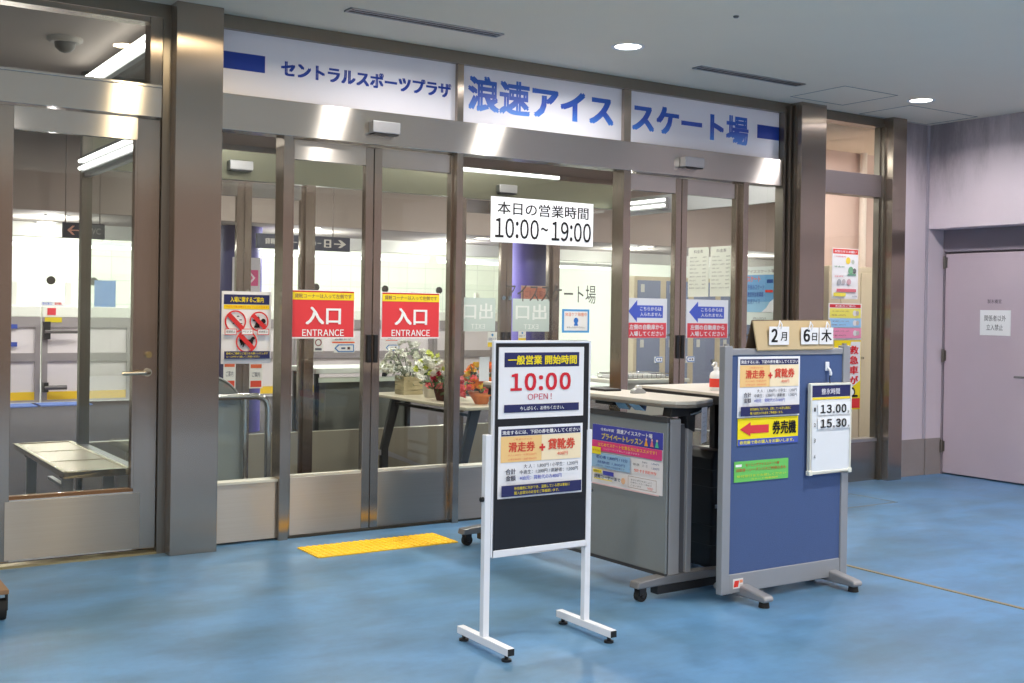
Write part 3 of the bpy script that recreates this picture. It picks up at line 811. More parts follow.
# right side wall of the lobby: posters
SX = 6.694
def notice_x(y0, y1, z0, z1, label, lines):
    o, p = sheet_x('wall_notice', label, 'notice', SX-0.003, y0, y1, z0, z1, (226, 228, 216), group='white notices on the lobby side wall')
    p.text('料金表', .28, .88, .72, .95, (90,90,88))
    for i in range(lines):
        b = .80 - i*.70/lines
        p.text('滑走料 1,200円', .10, b-.02, .42 + .12*((i*7) % 3), b+.012, (120,120,116)); p.text('400円', .72, b-.02, .9, b+.012, (120,120,116))
    p.finish('printed_design', o)
notice_x(0.945, 1.20, 1.492, 1.914, 'tall white price list above the right blue arrow sign, left of a pair', 9)
notice_x(0.66, 0.925, 1.494, 1.914, 'tall white price list above the right blue arrow sign, right of a pair', 9)
o, p = sheet_x('skate_poster', 'blue winter poster with orange heading on the lobby side wall', 'poster', SX-0.003, 0.155, 0.522, 1.264, 1.732, (222, 230, 224))
p.rect(.06, .22, .94, .86, (112, 168, 214)).rect(.06, .22, .94, .40, (150, 196, 226)).text('スケート', .10, .74, .50, .84, (236, 110, 50), .03).text('アイススケート場', .08, .89, .92, .95, (120, 100, 100))
p.text('冬休みスケート', .12, .60, .62, .70, (60,90,170), .01).text('教室参加者募集', .12, .48, .60, .57, (60,90,170), .01).text('浪速アイス', .12, .36, .5, .45, (60,90,170)).rect(.70,.72,.88,.78,(40,80,150))
p.poly([(.55,.22),(.94,.22),(.94,.46),(.80,.40),(.70,.30)], (240,242,244)).rect(.66,.56,.88,.60,(220,70,60)).text('お申込みは窓口まで', .30, .08, .70, .14, (110,110,110))
p.finish('printed_design', o)
o, p = sheet_x('small_notice', 'small white notice hanging below the blue winter poster', 'notice', SX-0.003, 0.15, 0.345, 1.045, 1.222, (224, 228, 214))
p.text('お知らせ', .08, .82, .95, .94, (70,70,70), .02)
for i in range(4): p.text('教室の休講について', .1, .66-.15*i, .9, .71-.15*i, (140,140,130))
p.finish('printed_design', o)

# right bay posters
o, p = sheet_y('event_poster', 'white illustrated poster with red header, top one on the right bay glass', 'poster', 7.19, 7.50, 1.485, 1.895, 0.042, (242,240,238))
p.rect(.02,.89,.98,.985,(226,66,56)).text('お知らせとお願い', .08, .91, .92, .965, WHT, .02)
p.text('ご利用案内', .06,.82,.5,.85,RED).ell(.60,.76,.09,(246,214,80)).ell(.78,.74,.06,(200,206,190)).text('滑走中', .06,.62,.45,.65,(60,140,90)).ell(.70,.57,.10,(130,180,140)).ell(.84,.56,.07,(120,120,120)).rect(.58,.47,.9,.50,(120,170,140))
p.text('注意事項', .06,.43,.4,.46,RED).ell(.25,.33,.08,(180,180,184)).ell(.42,.34,.07,(200,190,190)).ell(.62,.34,.08,(214,170,176)).rect(.15,.14,.9,.20,(226,120,130)).rect(.03,.05,.5,.12,(244,226,90)).text('2月', .75,.04,.92,.07,NAVY)
p.finish('printed_design', o)
o, p = sheet_y('striped_notice', 'notice with yellow, blue and pink bands on the right bay glass', 'notice', 7.155, 7.55, 1.155, 1.45, 0.042, (242,240,236))
p.rect(.03,.88,.97,.97,(218,60,64)).text('料金のご案内', .2,.90,.8,.95,WHT,.01)
for b, c, h in ((.60,(246,234,110),.26), (.34,(160,206,238),.24), (.04,(240,150,180),.28)):
    p.rect(.03,b,.97,b+h,c).text('一般 1,800円 / 小学生 1,200円', .08,b+h*.62,.6,b+h*.76,(150,110,100)).text('貸靴 400円', .08,b+h*.22,.5,b+h*.36,(150,110,100)).ell(.78,b+h*.5,.06,(236,232,228)).ell(.86,b+h*.5,.05,(200,190,180))
p.finish('printed_design', o)
o, p = sheet_y('yellow_banner', 'yellow vertical poster with red characters beside the blue board', 'poster', 7.23, 7.55, 0.585, 1.15, 0.042, (250, 222, 40))
p.rect(.42,.02,.98,.98,(244,240,236)).poly([(.42,.98),(.42,.5),(.62,.98)], (250,222,40)).poly([(.98,.02),(.98,.42),(.55,.28),(.8,.02)], (250,222,40)).rect(.42,.02,.98,.16,(226,60,60))
for i, ch in enumerate('救急車が'): p.text(ch, .56, .80-.145*i, .90, .92-.145*i, (226, 40, 48), .03)
p.ell(.66,.25,.13,BLK).ell(.66,.25,.08,WHT).rect(.55,.18,.88,.21,BLK)
p.finish('printed_design', o)
# service door signs
o = B(8.526, 8.53, -0.66, -0.38, 1.205, 1.415).build('door_notice', ink((240,242,240))); tag(o, 'white staff-only notice on the lilac service door', 'notice')
p = Print((8.526, -0.38, 1.205), (0, -0.28, 0), (0, 0, 0.21), (-1, 0, 0))
p.text('関係者以外', .15, .56, .85, .80, (96,100,96), .004).text('立入禁止', .22, .20, .76, .44, (96,100,96), .004); p.finish('lettering', o)
o = thing('room_name_lettering', 'tiny dark room name above the notice on the service door', 'lettering', (8.529, -0.51, 1.46))
p = Print((8.529, -0.445, 1.47), (0, -0.13, 0), (0, 0, 0.035), (-1, 0, 0)); p.text('製氷機室', 0, 0, 1, 1, (110,100,108), .01); p.finish('lettering', o)

# ================================================================== TACTILE STRIP
mb = MB().box(2.516, 3.386, -0.548, -0.255, 0.0, 0.006)
for i in range(24):
    for j in range(8):
        x = 2.516 + (i+.5)*0.87/24; y = -0.548 + (j+.5)*0.293/8
        mb.lathe([(0.012, 0.006), (0.009, 0.011)], (x, y, 0), 8)
o = mb.build('tactile_strip', YEL); tag(o, 'yellow raised-dot tactile strip on the blue floor before the doors', 'tactile paving')

# ================================================================== FREE-STANDING SIGN (white stand with black panel)
Ys = -2.42
t = thing('sign_stand', 'white framed floor stand with black panel holding two posters', 'sign stand', (2.664, Ys, 0))
B(2.433, 2.897, Ys-0.003, Ys+0.008, 0.394, 1.219).build('panel', plain('black_board', (20, 22, 28), 0.35), t)
mb = MB().box(2.424, 2.433, Ys-0.006, Ys+0.010, 0.368, 1.228).box(2.897, 2.906, Ys-0.006, Ys+0.010, 0.368, 1.228)
mb.box(2.433, 2.897, Ys-0.006, Ys+0.010, 1.219, 1.228).box(2.433, 2.897, Ys-0.006, Ys+0.010, 0.368, 0.394)
mb.build('frame', WHITEP, t, 0.002)
for s, x in ((-1, 2.409), (1, 2.907)):
    x0 = x-0.014; x1 = x+0.014
    B(x0, x1, Ys-0.004, Ys+0.024, 0.055, 0.856).build('post', WHITEP, t, 0.002)
    f = B(x-0.016, x+0.016, Ys-0.185, Ys+0.195, 0.026, 0.056).build('foot', WHITEP, t, 0.002)
    for yy in (Ys-0.188, Ys+0.195):
        B(x-0.014, x+0.014, yy, yy+0.004 if yy < Ys else yy+0.003, 0.028, 0.054).build('end_cap', BLACK, f)
    for yy in (Ys-0.155, Ys+0.165):
        MB().cyl((x, yy, 0.0), (x, yy, 0.008), 0.02, n=16).cyl((x, yy, 0.008), (x, yy, 0.028), 0.008, n=10).build('levelling_pad', BLACK, f)
    MB().cyl((x+s*0.014, Ys+0.01, 0.60), (x+s*0.026, Ys+0.01, 0.60), 0.010, n=12).build('knob', BLACK, t)
Yp = Ys-0.0065
o, p = sheet_y('hours_poster', 'white poster with red start time in the upper half of the standing sign', 'poster', 2.449, 2.869, 0.917, 1.203, Yp, (242,242,246), 0.003)
p.rect(.06,.72,.94,.925,NAVY).text('一般営業 開始時間', .10,.755,.91,.885,YELL,.03)
p.packed('10:00', .13,.385,.84,.635,(216,40,56),.035, .14).packed('OPEN !', .33,.255,.61,.34,(200,60,90)).rect(.06,.085,.94,.195,NAVY).text('今しばらく、お待ちください。', .24,.11,.76,.165,WHT,.01)
p.finish('printed_design', o)
def price_print(p):
    p.rect(.03,.865,.97,.96,NAVY).text('滑走するには、下記の券を購入してください', .04,.885,.96,.942,WHT,.02)
    p.rect(.025,.50,.50,.86,(246,206,140)).rect(.50,.50,.975,.86,(250,232,196))
    p.text('滑走券', .11,.64,.42,.78,(220,80,60),.03).rect(.47,.67,.54,.70,(216,60,60)).rect(.494,.635,.516,.735,(216,60,60)).text('貸靴券', .57,.645,.90,.80,(220,80,60),.03).text('400円', .68,.56,.81,.61,(226,110,90),.01)
    p.text('ご希望の方のみ', .16,.805,.38,.83,(226,120,80)).text('大人1,400円・中高生800円', .10,.585,.43,.615,(226,120,80)).text('小学生800円・高齢者800円', .10,.525,.43,.555,(226,120,80))
    p.text('合計', .075,.335,.19,.415,(50,50,70),.025).text('金額', .075,.245,.19,.32,(50,50,70),.025)
    p.text('大 人 ：1,800円 / 小学生：1,200円', .28,.405,.93,.465,(50,50,64),.008).text('中高生：1,200円 / 高齢者：1,200円', .235,.325,.93,.385,(50,50,64),.008).text('※幼児：貸靴代のみ400円', .235,.245,.73,.305,(60,70,180),.008)
    p.rect(.025,.03,.975,.185,NAVY).text('券売機前に列ができ、混雑している際は事前に', .17,.115,.83,.16,YELL).text('購入金額分のお金をご準備願います。', .17,.05,.70,.095,YELL)
o, p = sheet_y('price_poster', 'ticket price poster in the lower half of the black standing sign', 'poster', 2.452, 2.868, 0.598, 0.886, Yp, (242,242,246), 0.003, 'ticket price posters')
price_print(p); p.finish('printed_design', o)

# ================================================================== BLUE PARTITION BOARD
Yb = -2.366; yb = Yb+0.034
t = thing('partition_board', 'blue fabric partition board with grey aluminium frame on two feet', 'notice board', (4.145, Yb, 0))
B(3.772, 4.535, Yb+0.006, yb-0.006, 0.13, 1.16).build('fabric_panel', plain('blue_fabric', (78, 97, 140), 0.9, var=0.12, scale=300, bump=0.3, spec=0.15), t)
mb = MB().box(3.724, 3.774, Yb-0.004, yb, 0.045, 1.20).box(4.533, 4.583, Yb-0.004, yb, 0.045, 1.20)
mb.box(3.774, 4.533, Yb, yb, 1.156, 1.188).box(3.774, 4.533, Yb, yb, 0.045, 0.135)
mb.build('frame', plain('board_aluminium', (160, 162, 166), 0.42, 0.4), t, 0.004)
for x in (3.749, 4.558):
    MB().cyl((x, Yb+0.015, 1.20), (x, Yb+0.015, 1.210), 0.012, n=14).build('post_cap', ALU, t)
for x in (3.875, 4.485):
    pts = [(Yb-0.155, 0.026), (Yb-0.165, 0.04), (Yb-0.155, 0.056), (Yb+0.02, 0.082), (yb+0.14, 0.056), (yb+0.15, 0.04), (yb+0.14, 0.026)]
    f = MB().prism(pts, 'x', x-0.03, x+0.03).build('foot', plain('foot_grey', (150, 150, 152), 0.4, 0.3), t, 0.008)
    for yy in (Yb-0.128, yb+0.115):
        MB().cyl((x, yy, 0.0), (x, yy, 0.028), 0.026, 0.022, n=16).build('foot_pad', RUBBER, f)
p = Print((3.80, Yb-0.001, 0.066), (0.065, 0, 0), (0, 0, 0.046), (0, -1, 0))
p.rect(0,0,1,1,(226,222,220)).poly([(.06,.15),(.5,.15),(.62,.8),(.15,.8)], (220,60,50)).rect(.65,.55,.95,.85,(236,150,110)).rect(.65,.15,.95,.4,(200,190,190)); k = p.finish('maker_sticker', t); k['label'] = 'small red and white sticker'
Yq = Yb+0.0015
o, p = sheet_y('price_poster', 'ticket price poster pinned top left on the blue partition board', 'poster', 3.814, 4.226, 0.863, 1.150, Yq, (242,242,246), 0.003, 'ticket price posters')
price_print(p); p.finish('printed_design', o)
o, p = sheet_y('ticket_machine_sign', 'yellow sign with red left arrow on the blue partition board', 'sign', 3.818, 4.220, 0.732, 0.860, Yq, (250, 228, 30), 0.003)
p.rect(0,0,1,.235,(74,96,190)).text('券売機で券の購入をお願いします。', .03,.05,.93,.18,(248,236,80),.015)
p.poly([(.03,.60),(.20,.86),(.20,.74),(.50,.74),(.50,.44),(.20,.44),(.20,.34)], (220,66,74)).text('券売機', .56,.36,.96,.86,BLK,.035)
p.finish('printed_design', o)
o, p = sheet_y('green_notice', 'bright green strip notice low on the blue partition board', 'notice', 3.80, 4.157, 0.562, 0.659, Yq, (112, 200, 100), 0.003)
p.rect(.02,.74,.13,.86,WHT).text('モーニングアイススケート場', .20,.74,.82,.88,(196,92,60),.01).text('回数券・シーズンパスご利用の方も', .03,.50,.95,.66,(196,92,60),.01).text('受付窓口までお越しください', .04,.22,.95,.34,(222,222,70)).text('スケート場事務所', .3,.07,.8,.16,(222,222,70))
p.finish('printed_design', o)
# ice-resurfacing time board
Yw = Yb-0.022
t = thing('schedule_board', 'white hanging time board with navy header, overlapping the blue board edge', 'schedule board', (4.432, Yw, 0.573))
B(4.282, 4.568, Yw, Yw+0.017, 0.576, 1.012).build('board', plain('white_board', (232,236,240), 0.3), t)
mb = MB().box(4.276, 4.286, Yw-0.004, Yw+0.017, 0.573, 1.015).box(4.563, 4.573, Yw-0.004, Yw+0.017, 0.573, 1.015).box(4.286, 4.563, Yw-0.004, Yw+0.017, 1.005, 1.015).box(4.286, 4.563, Yw-0.004, Yw+0.017, 0.573, 0.585)
mb.build('frame', plain('cream_frame', (226, 226, 214), 0.4), t, 0.002)
p = Print((4.286, Yw, 0.585), (0.277, 0, 0), (0, 0, 0.42), (0, -1, 0))
p.rect(0,.865,1,1,NAVY).text('整氷時間', .25,.895,.72,.965,(226,226,236),.01).rect(0,.835,1,.862,(246,220,60))
for i, b in enumerate((.70,.52,.34,.15)): p.text(str(i+1), .06, b, .105, b+.045, (60,60,64))
p.rect(.15,.655,.99,.80,(244,246,248)).rect(.15,.49,.99,.635,(244,246,248))
p.packed('13', .21,.675,.50,.775,BLK,.035).text('時', .53,.668,.575,.70,BLK,.02).packed('00', .60,.675,.88,.775,BLK,.035).text('分', .91,.668,.955,.70,BLK,.02)
p.packed('15', .21,.505,.50,.605,BLK,.035).text('時', .53,.498,.575,.53,BLK,.02).packed('30', .60,.505,.88,.605,BLK,.035).text('分', .91,.498,.955,.53,BLK,.02)
k = p.finish('printed_design', t)
for x in (4.283, 4.566):
    B(x-0.012, x+0.012, Yw-0.007, Yw+0.018, 0.566, 0.59).build('corner_clip', plain('clip_cream', (236,234,220), 0.4), t, 0.003)
t = thing('wall_hook', 'white stick-on hook above the white time board', 'hook', (4.42, Yb, 1.03))
B(4.407, 4.433, Yb-0.002, Yb+0.006, 1.075, 1.12).build('plate', WHITEP, t, 0.003)
MB().tube([(4.42, Yb-0.002, 1.09), (4.42, Yb-0.016, 1.08), (4.42, Yb-0.022, 1.065), (4.42, Yb-0.02, 1.055)], 0.007).build('prong', WHITEP, t)
MB().tube([(4.42, Yb-0.020, 1.058), (4.418, Yb-0.016, 1.04), (4.425, Yb-0.014, 1.012)], 0.003, 6).build('cord', BLACK, t)
# cardboard date holder astride the top
t = thing('date_holder', 'folded brown cardboard holder astride the top of the blue board', 'date holder', (4.17, Yb, 1.17))
a, b2 = Yb-0.012, Yb-0.004
B(0,1,0,1,0,1)
mb = MB().add([(3.925, a, 1.182), (4.444, a, 1.186), (4.436, a+0.012, 1.325), (3.904, a+0.012, 1.318),
               (3.925, a+0.005, 1.176), (4.448, a+0.005, 1.18), (4.440, a+0.017, 1.325), (3.902, a+0.017, 1.318)],
              [(0,1,2,3),(7,6,5,4),(0,4,5,1),(1,5,6,2),(2,6,7,3),(3,7,4,0)])
mb.build('front_panel', CARDB, t)
mb = MB().add([(3.902, a+0.017, 1.318), (4.44, a+0.017, 1.325), (4.448, yb+0.014, 1.18), (3.905, yb+0.014, 1.176),
               (3.902, a+0.021, 1.322), (4.44, a+0.021, 1.329), (4.448, yb+0.019, 1.18), (3.905, yb+0.019, 1.176)],
              [(0,1,2,3),(7,6,5,4),(0,4,5,1),(1,5,6,2),(2,6,7,3),(3,7,4,0)])
mb.build('back_panel', CARDD, t)
def date_card(x0, x1, z0, z1, label, items):
    yy = a-0.001
    t = thing('date_card', label, 'date card', ((x0+x1)/2, yy, z0), 'date cards on the cardboard holder')
    c = B(x0, x1, yy-0.004, yy-0.001, z0, z1).build('card', PAPER, t)
    cx = (x0+x1)/2
    MB().tube([(cx-0.012, yy-0.005, z1-0.012), (cx-0.006, yy-0.009, z1+0.012), (cx+0.004, yy-0.002, z1+0.028), (cx+0.012, yy-0.009, z1+0.010), (cx+0.010, yy-0.005, z1-0.012)], 0.0035, 6).build('clip', WHITEP, t)
    p = Print((x0, yy-0.004, z0), (x1-x0, 0, 0), (0, 0, z1-z0), (0, -1, 0))
    for it in items: p.text(*it)
    p.finish('lettering', t)
date_card(3.995, 4.128, 1.206, 1.293, 'white date card with black digit 2 and the month character', [('２', .10,.14,.42,.88,BLK,.04), ('月', .56,.22,.88,.70,BLK,.012)])
date_card(4.212, 4.333, 1.208, 1.290, 'white date card with black digit 6, middle of three', [('６', .12,.14,.50,.90,BLK,.04), ('日', .62,.22,.90,.68,BLK,.012)])
date_card(4.341, 4.438, 1.208, 1.290, 'white weekday card with one black kanji, right of the digit 6', [('木', .12,.14,.88,.88,BLK,.02)])

# ================================================================== RECEPTION DESKS
def build_desk():
    t = thing('folding_desk', 'grey-fronted folding desk with pale top behind the black standing sign', 'desk', (0,0,0), 'folding desks by the entrance', local=True)
    # local frame: x across, y along the length (0 = near leg, 1.49 = far leg)
    outline = [(-0.140, 0.0), (-0.105, -0.06), (-0.06, -0.088), (-0.005, -0.095), (0.18, -0.02), (0.20, 0.03), (0.20, 1.52), (-0.140, 1.52)]
    MB().prism(outline, 'z', 0.918, 0.935).build('top', TOPW, t, 0.003)
    MB().prism([(x*1.01, y*1.002-0.001) for x, y in outline], 'z', 0.902, 0.918).build('top_edge', EDGEB, t, 0.004)
    B(-0.128, -0.118, -0.03, 1.46, 0.118, 0.83).build('front_panel', GREYPL, t, 0.002)
    B(-0.132, -0.112, -0.03, 1.46, 0.83, 0.856).build('panel_rail', plain('dark_rail', (60, 60, 62), 0.5), t)
    B(-0.130, -0.116, -0.03, 1.46, 0.102, 0.118).build('panel_rail', plain('dark_rail', (60, 60, 62), 0.5), t)
    for y in (0.0, 1.49):
        mb = MB().box(-0.10, -0.03, y-0.02, y+0.03, 0.10, 0.845).box(0.012, 0.046, y-0.022, y+0.03, 0.10, 0.80)
        mb.box(-0.03, 0.012, y-0.008, y+0.03, 0.10, 0.82, 1)
        mb.build('leg', [GREYLEG, plain('leg_groove', (92, 92, 96), 0.5)], t, 0.004)
        f = MB().prism([(-0.30, 0.066), (-0.292, 0.098), (-0.15, 0.108), (0.14, 0.108), (0.30, 0.098), (0.31, 0.066)], 'y', y-0.032, y+0.032).build('foot', plain('foot_steel_grey', (136, 136, 138), 0.35, 0.5), t, 0.006)
        B(-0.17, 0.22, y-0.026, y+0.026, 0.025, 0.066).build('foot_skid', BLACKM, f, 0.004)
        for x in (-0.255, 0.272):
            c = MB().cyl((x, y-0.014, 0.030), (x, y+0.014, 0.030), 0.030, n=20).build('caster', RUBBER, f)
            mb = MB().box(x-0.02, x+0.02, y-0.02, y-0.015, 0.03, 0.068).box(x-0.02, x+0.02, y+0.015, y+0.02, 0.03, 0.068).cyl((x, y-0.024, 0.03), (x, y+0.024, 0.03), 0.009, n=10)
            mb.build('caster_fork', BLACKM, f)
        mb = MB().prism([(-0.11, 0.858), (-0.10, 0.902), (0.16, 0.902), (0.13, 0.885), (0.055, 0.86), (0.052, 0.78), (0.006, 0.80), (-0.005, 0.858)], 'y', y-0.03, y+0.028)
        mb.build('fold_bracket', BLACKM, t, 0.003)
        MB().tube([(0.01, y-0.035, 0.868), (0.05, y-0.045, 0.876), (0.085, y-0.045, 0.892)], 0.007).build('release_lever', CHROME, t)
    B(-0.10, -0.03, 0.40, 0.54, 0.882, 0.902).build('latch', BLACKM, t)
    MB().prism([(-0.11, 0.902), (-0.05, 0.902), (-0.075, 0.866)], 'y', 0.30, 0.38).prism([(-0.11, 0.902), (-0.05, 0.902), (-0.06, 0.866)], 'y', 0.20, 0.28).build('catch', CHROME, t)
    return t
desk = build_desk()
desk.location = (3.70, -2.115, 0); desk.rotation_euler = (0, 0, radians(2.0))
DM = Matrix.Translation((3.70, -2.115, 0)) @ Matrix.Rotation(radians(2.0), 4, 'Z')
def dl(x, y, z): return tuple(DM @ Vector((x, y, z)))

# poster stuck on the front panel (faces local -x)
o, p0 = None, DM
org = Vector(dl(-0.131, 0.70, 0.452)); un = (DM.to_3x3() @ Vector((0, -1, 0))); nn = (DM.to_3x3() @ Vector((-1, 0, 0)))
mb = MB(); L = 0.525; hh = 0.298
org = Vector(dl(-0.1305, 0.52, 0.482))
U = un * L; V = Vector((0, 0, hh))
c8 = [org, org+U, org+U+V, org+V]
mb.add([q for q in c8] + [q - nn*0.002 for q in c8], [(0,1,2,3),(7,6,5,4),(0,4,5,1),(1,5,6,2),(2,6,7,3),(3,7,4,0)])
o = mb.build('lesson_poster', ink((240,236,236))); tag(o, 'colourful private lesson poster stuck on the grey desk front', 'poster')
p = Print(org, U, V, nn)
p.rect(0,.73,1,1,(70,74,168)).text('令和6年度', .12,.90,.32,.95,WHT,.01).text('浪速アイススケート場', .36,.89,.86,.965,WHT,.025).text('プライベートレッスン', .14,.76,.73,.865,(246,226,70),.02)
for a_, c_ in ((.78,(240,170,60)),(.86,(230,120,130)),(.93,(90,200,160))): p.ell(a_, .865, .012, (240,200,180)).poly([(a_-.025,.755),(a_+.025,.755),(a_+.008,.85),(a_-.008,.85)], c_)
p.rect(0,.56,1,.73,(226,70,130)).text('はじめてスケートを滑る方におススメです！', .10,.64,.93,.70,(250,206,60),.015).text('マンツーマンで楽しく上達できます', .18,.59,.70,.62,(250,220,220))
p.rect(0,.28,.57,.53,(156,192,222)).text('初心者 1,800円 / 15分', .08,.43,.54,.49,(60,80,150),.01).text('経験者 1,800円', .10,.35,.5,.40,(60,80,150)).text('※滑走料・貸靴料は別途必要です', .08,.30,.5,.33,(90,110,160))
p.rect(.015,.50,.15,.62,(246,226,50)).text('おすすめ', .03,.545,.135,.58,(200,60,50))
p.text('毎週', .62,.42,.71,.46,(90,90,100)).text('土・日', .75,.42,.82,.46,(120,110,120)).text('1,800円', .88,.40,.98,.44,(70,80,140)).text('開催日', .75,.48,.82,.51,(120,110,120)).text('1,800円', .88,.48,.98,.51,(70,80,140)).text('受付随時', .64,.32,.95,.37,(230,110,90),.01)
p.rect(.05,.19,.18,.245,(246,226,50)).text('お問合せ', .06,.20,.17,.235,NAVY).rect(.20,.17,.36,.24,(70,74,168)).text('貸靴コーナーまで', .07,.10,.46,.165,(60,60,90),.02).rect(.07,.085,.34,.10,(246,226,50)).ell(.50,.13,.03,(240,190,150))
p.frame(.57,.05,.96,.24,.005,(170,150,140)).text('当日の受付状況により', .61,.17,.90,.20,(110,100,100)).text('お待ちいただく場合が', .61,.125,.90,.155,(110,100,100)).text('ございます', .61,.08,.76,.11,(110,100,100)).text('雪', .84,.07,.92,.11,(230,130,110)).rect(0,.0,1,.02,(240,200,200))
p.finish('printed_design', o)

# second desk, its dark edge towards us
t = thing('side_desk', 'white-topped side desk with black edge between the grey-fronted desk and blue board', 'desk', (4.28, -1.82, 0), 'folding desks by the entrance')
sd = [(3.965, -1.45), (4.60, -1.45), (4.60, -2.20), (3.93, -2.20)]
MB().prism(sd, 'z', 0.945, 0.957).build('top', plain('white_laminate', (214, 208, 196), 0.35), t)
MB().prism([(x-0.004 if x < 4.2 else x+0.004, y+0.004 if y > -1.8 else y-0.004) for x, y in sd], 'z', 0.900, 0.945).build('top_edge', BLACKM, t, 0.003)
B(4.52, 4.532, -2.13, -1.52, 0.50, 0.900).build('front_panel', plain('dark_grey_panel', (100, 92, 90), 0.6), t)
for y in (-2.10, -1.55):
    B(4.42, 4.48, y-0.02, y+0.02, 0.08, 0.900).build('leg', BLACKM, t)
    f = B(4.28, 4.60, y-0.03, y+0.03, 0.055, 0.085).build('foot', BLACKM, t, 0.005)
    for x in (4.31, 4.57):
        MB().cyl((x, y-0.012, 0.028), (x, y+0.012, 0.028), 0.028, n=18).build('caster', RUBBER, f)
B(4.44, 4.46, -2.08, -1.57, 0.18, 0.20).build('stretcher', BLACKM, t); B(4.44, 4.46, -2.08, -1.57, 0.26, 0.28).build('stretcher', BLACKM, t)
# sanitiser bottle on the side desk
t = thing('sanitiser_bottle', 'white pump bottle with red label on the side desk', 'bottle', (4.085, -1.93, 0.957))
bz = 0.957
MB().lathe([(0.030, 0), (0.033, 0.005), (0.033, 0.075), (0.027, 0.092), (0.012, 0.102), (0.012, 0.11)], (4.085, -1.93, bz), 24).build('body', plain('white_plastic', (238,238,236), 0.35), t)
MB().lathe([(0.0336, 0.018), (0.0336, 0.062)], (4.085, -1.93, bz), 24).build('bottle_label', ink((226, 70, 56)), t)
MB().lathe([(0.014, 0.108), (0.014, 0.12), (0.005, 0.122), (0.005, 0.14)], (4.085, -1.93, bz), 16).tube([(4.085, -1.93, bz+0.14), (4.065, -1.938, bz+0.143), (4.045, -1.945, bz+0.13)], 0.006).build('pump', plain('pump_white', (230,230,228), 0.35), t)
# white lobby counter with a wire tray of papers
t = thing('lobby_counter', 'white lobby counter behind the doors with blue arrow signs', 'counter', (6.15, 1.25, 0))
B(5.75, 6.55, 1.0, 1.5, 0.77, 0.80).build('top', plain('counter_white', (240, 238, 226), 0.35), t, 0.004)
for x in (5.80, 6.50):
    for y in (1.05, 1.45): B(x-0.015, x+0.015, y-0.015, y+0.015, 0, 0.77).build('leg', ALU, t)
B(5.80, 6.50, 1.04, 1.05, 0.50, 0.77).build('front_panel', plain('counter_panel', (214, 210, 198), 0.5), t)
t = thing('wire_tray', 'flat wire tray of papers on the white lobby counter', 'tray', (6.12, 1.2, 0.80))
mb = MB()
for zz in (0.804, 0.84): mb.tube([(5.85, 1.08, zz), (6.40, 1.08, zz), (6.40, 1.36, zz), (5.85, 1.36, zz), (5.85, 1.08, zz)], 0.004, 6)
for i in range(12):
    x = 5.85 + i*0.05
    mb.tube([(x, 1.08, 0.804), (x, 1.08, 0.84)], 0.003, 5).tube([(x, 1.36, 0.804), (x, 1.36, 0.84)], 0.003, 5)
mb.build('wire_frame', CHROME, t)
B(5.88, 6.37, 1.10, 1.34, 0.802, 0.83).build('paper_stack', PAPER, t)
# tape dispenser on the desk
x, y = dl(0.08, 0.42, 0)[:2]
t = thing('tape_dispenser', 'grey tape dispenser on the pale desk top', 'tape dispenser', (x, y, 0.935))
MB().prism([(x-0.04, 0.935), (x+0.045, 0.935), (x+0.045, 0.945), (x+0.028, 0.956), (x-0.012, 0.962), (x-0.036, 0.952)], 'y', y-0.015, y+0.015).build('body', plain('smoke_plastic', (150,152,152), 0.25), t, 0.003)
MB().cyl((x+0.005, y-0.010, 0.960), (x+0.005, y+0.010, 0.960), 0.017, n=20).build('tape_roll', plain('tape', (206,206,200), 0.3), t)
# paper hanging from the near end of the desk
q = [dl(0.040, -0.085, 0.902), dl(0.10, -0.062, 0.902), dl(0.098, -0.062, 0.735), dl(0.038, -0.085, 0.73)]
o = MB().poly(q).build('hanging_paper', PAPER); tag(o, 'white sheet of paper hanging from the near desk end', 'paper')
pp = Print(Vector(q[3]), Vector(q[2])-Vector(q[3]), Vector(q[0])-Vector(q[3]), (0,-1,0))
for i in range(6): pp.text('入場者記入欄', .15, .80-.12*i, .8, .84-.12*i, (190,190,192))
pp.finish('lettering', o)
t0 = dl(0.05, 0.68, 0.935)
o = B(t0[0]-0.05, t0[0]+0.06, t0[1]-0.10, t0[1]+0.08, 0.935, 0.947).build('black_clipboard', BLACK, None, 0.003); tag(o, 'black clipboard lying on the pale desk top beside the standing sign', 'clipboard')
# black hard case
cx, cy = 4.17, -1.72
t = thing('black_case', 'tall black case standing between the desk and the blue board', 'case', (cx, cy, 0))
MB().prism([(cx-0.06, 0.03), (cx+0.06, 0.03), (cx+0.065, 0.05), (cx+0.065, 0.60), (cx+0.045, 0.64), (cx-0.045, 0.64), (cx-0.065, 0.60), (cx-0.065, 0.05)], 'y', cy-0.17, cy+0.17).build('body', plain('ribbed_black', (24,24,26), 0.5), t, 0.01)
for zz in (0.14, 0.24, 0.44, 0.53): B(cx-0.068, cx+0.068, cy-0.173, cy+0.173, zz, zz+0.012).build('rib', BLACK, t)
B(cx-0.05, cx+0.0, cy-0.182, cy-0.172, 0.345, 0.365).box(cx-0.03, cx+0.01, cy-0.182, cy-0.172, 0.31, 0.33).build('latch', CHROME, t)
for s in (-1, 1):
    MB().cyl((cx-0.05, cy+s*0.13, 0.018), (cx+0.05, cy+s*0.13, 0.018), 0.018, n=14).build('wheel', RUBBER, t)
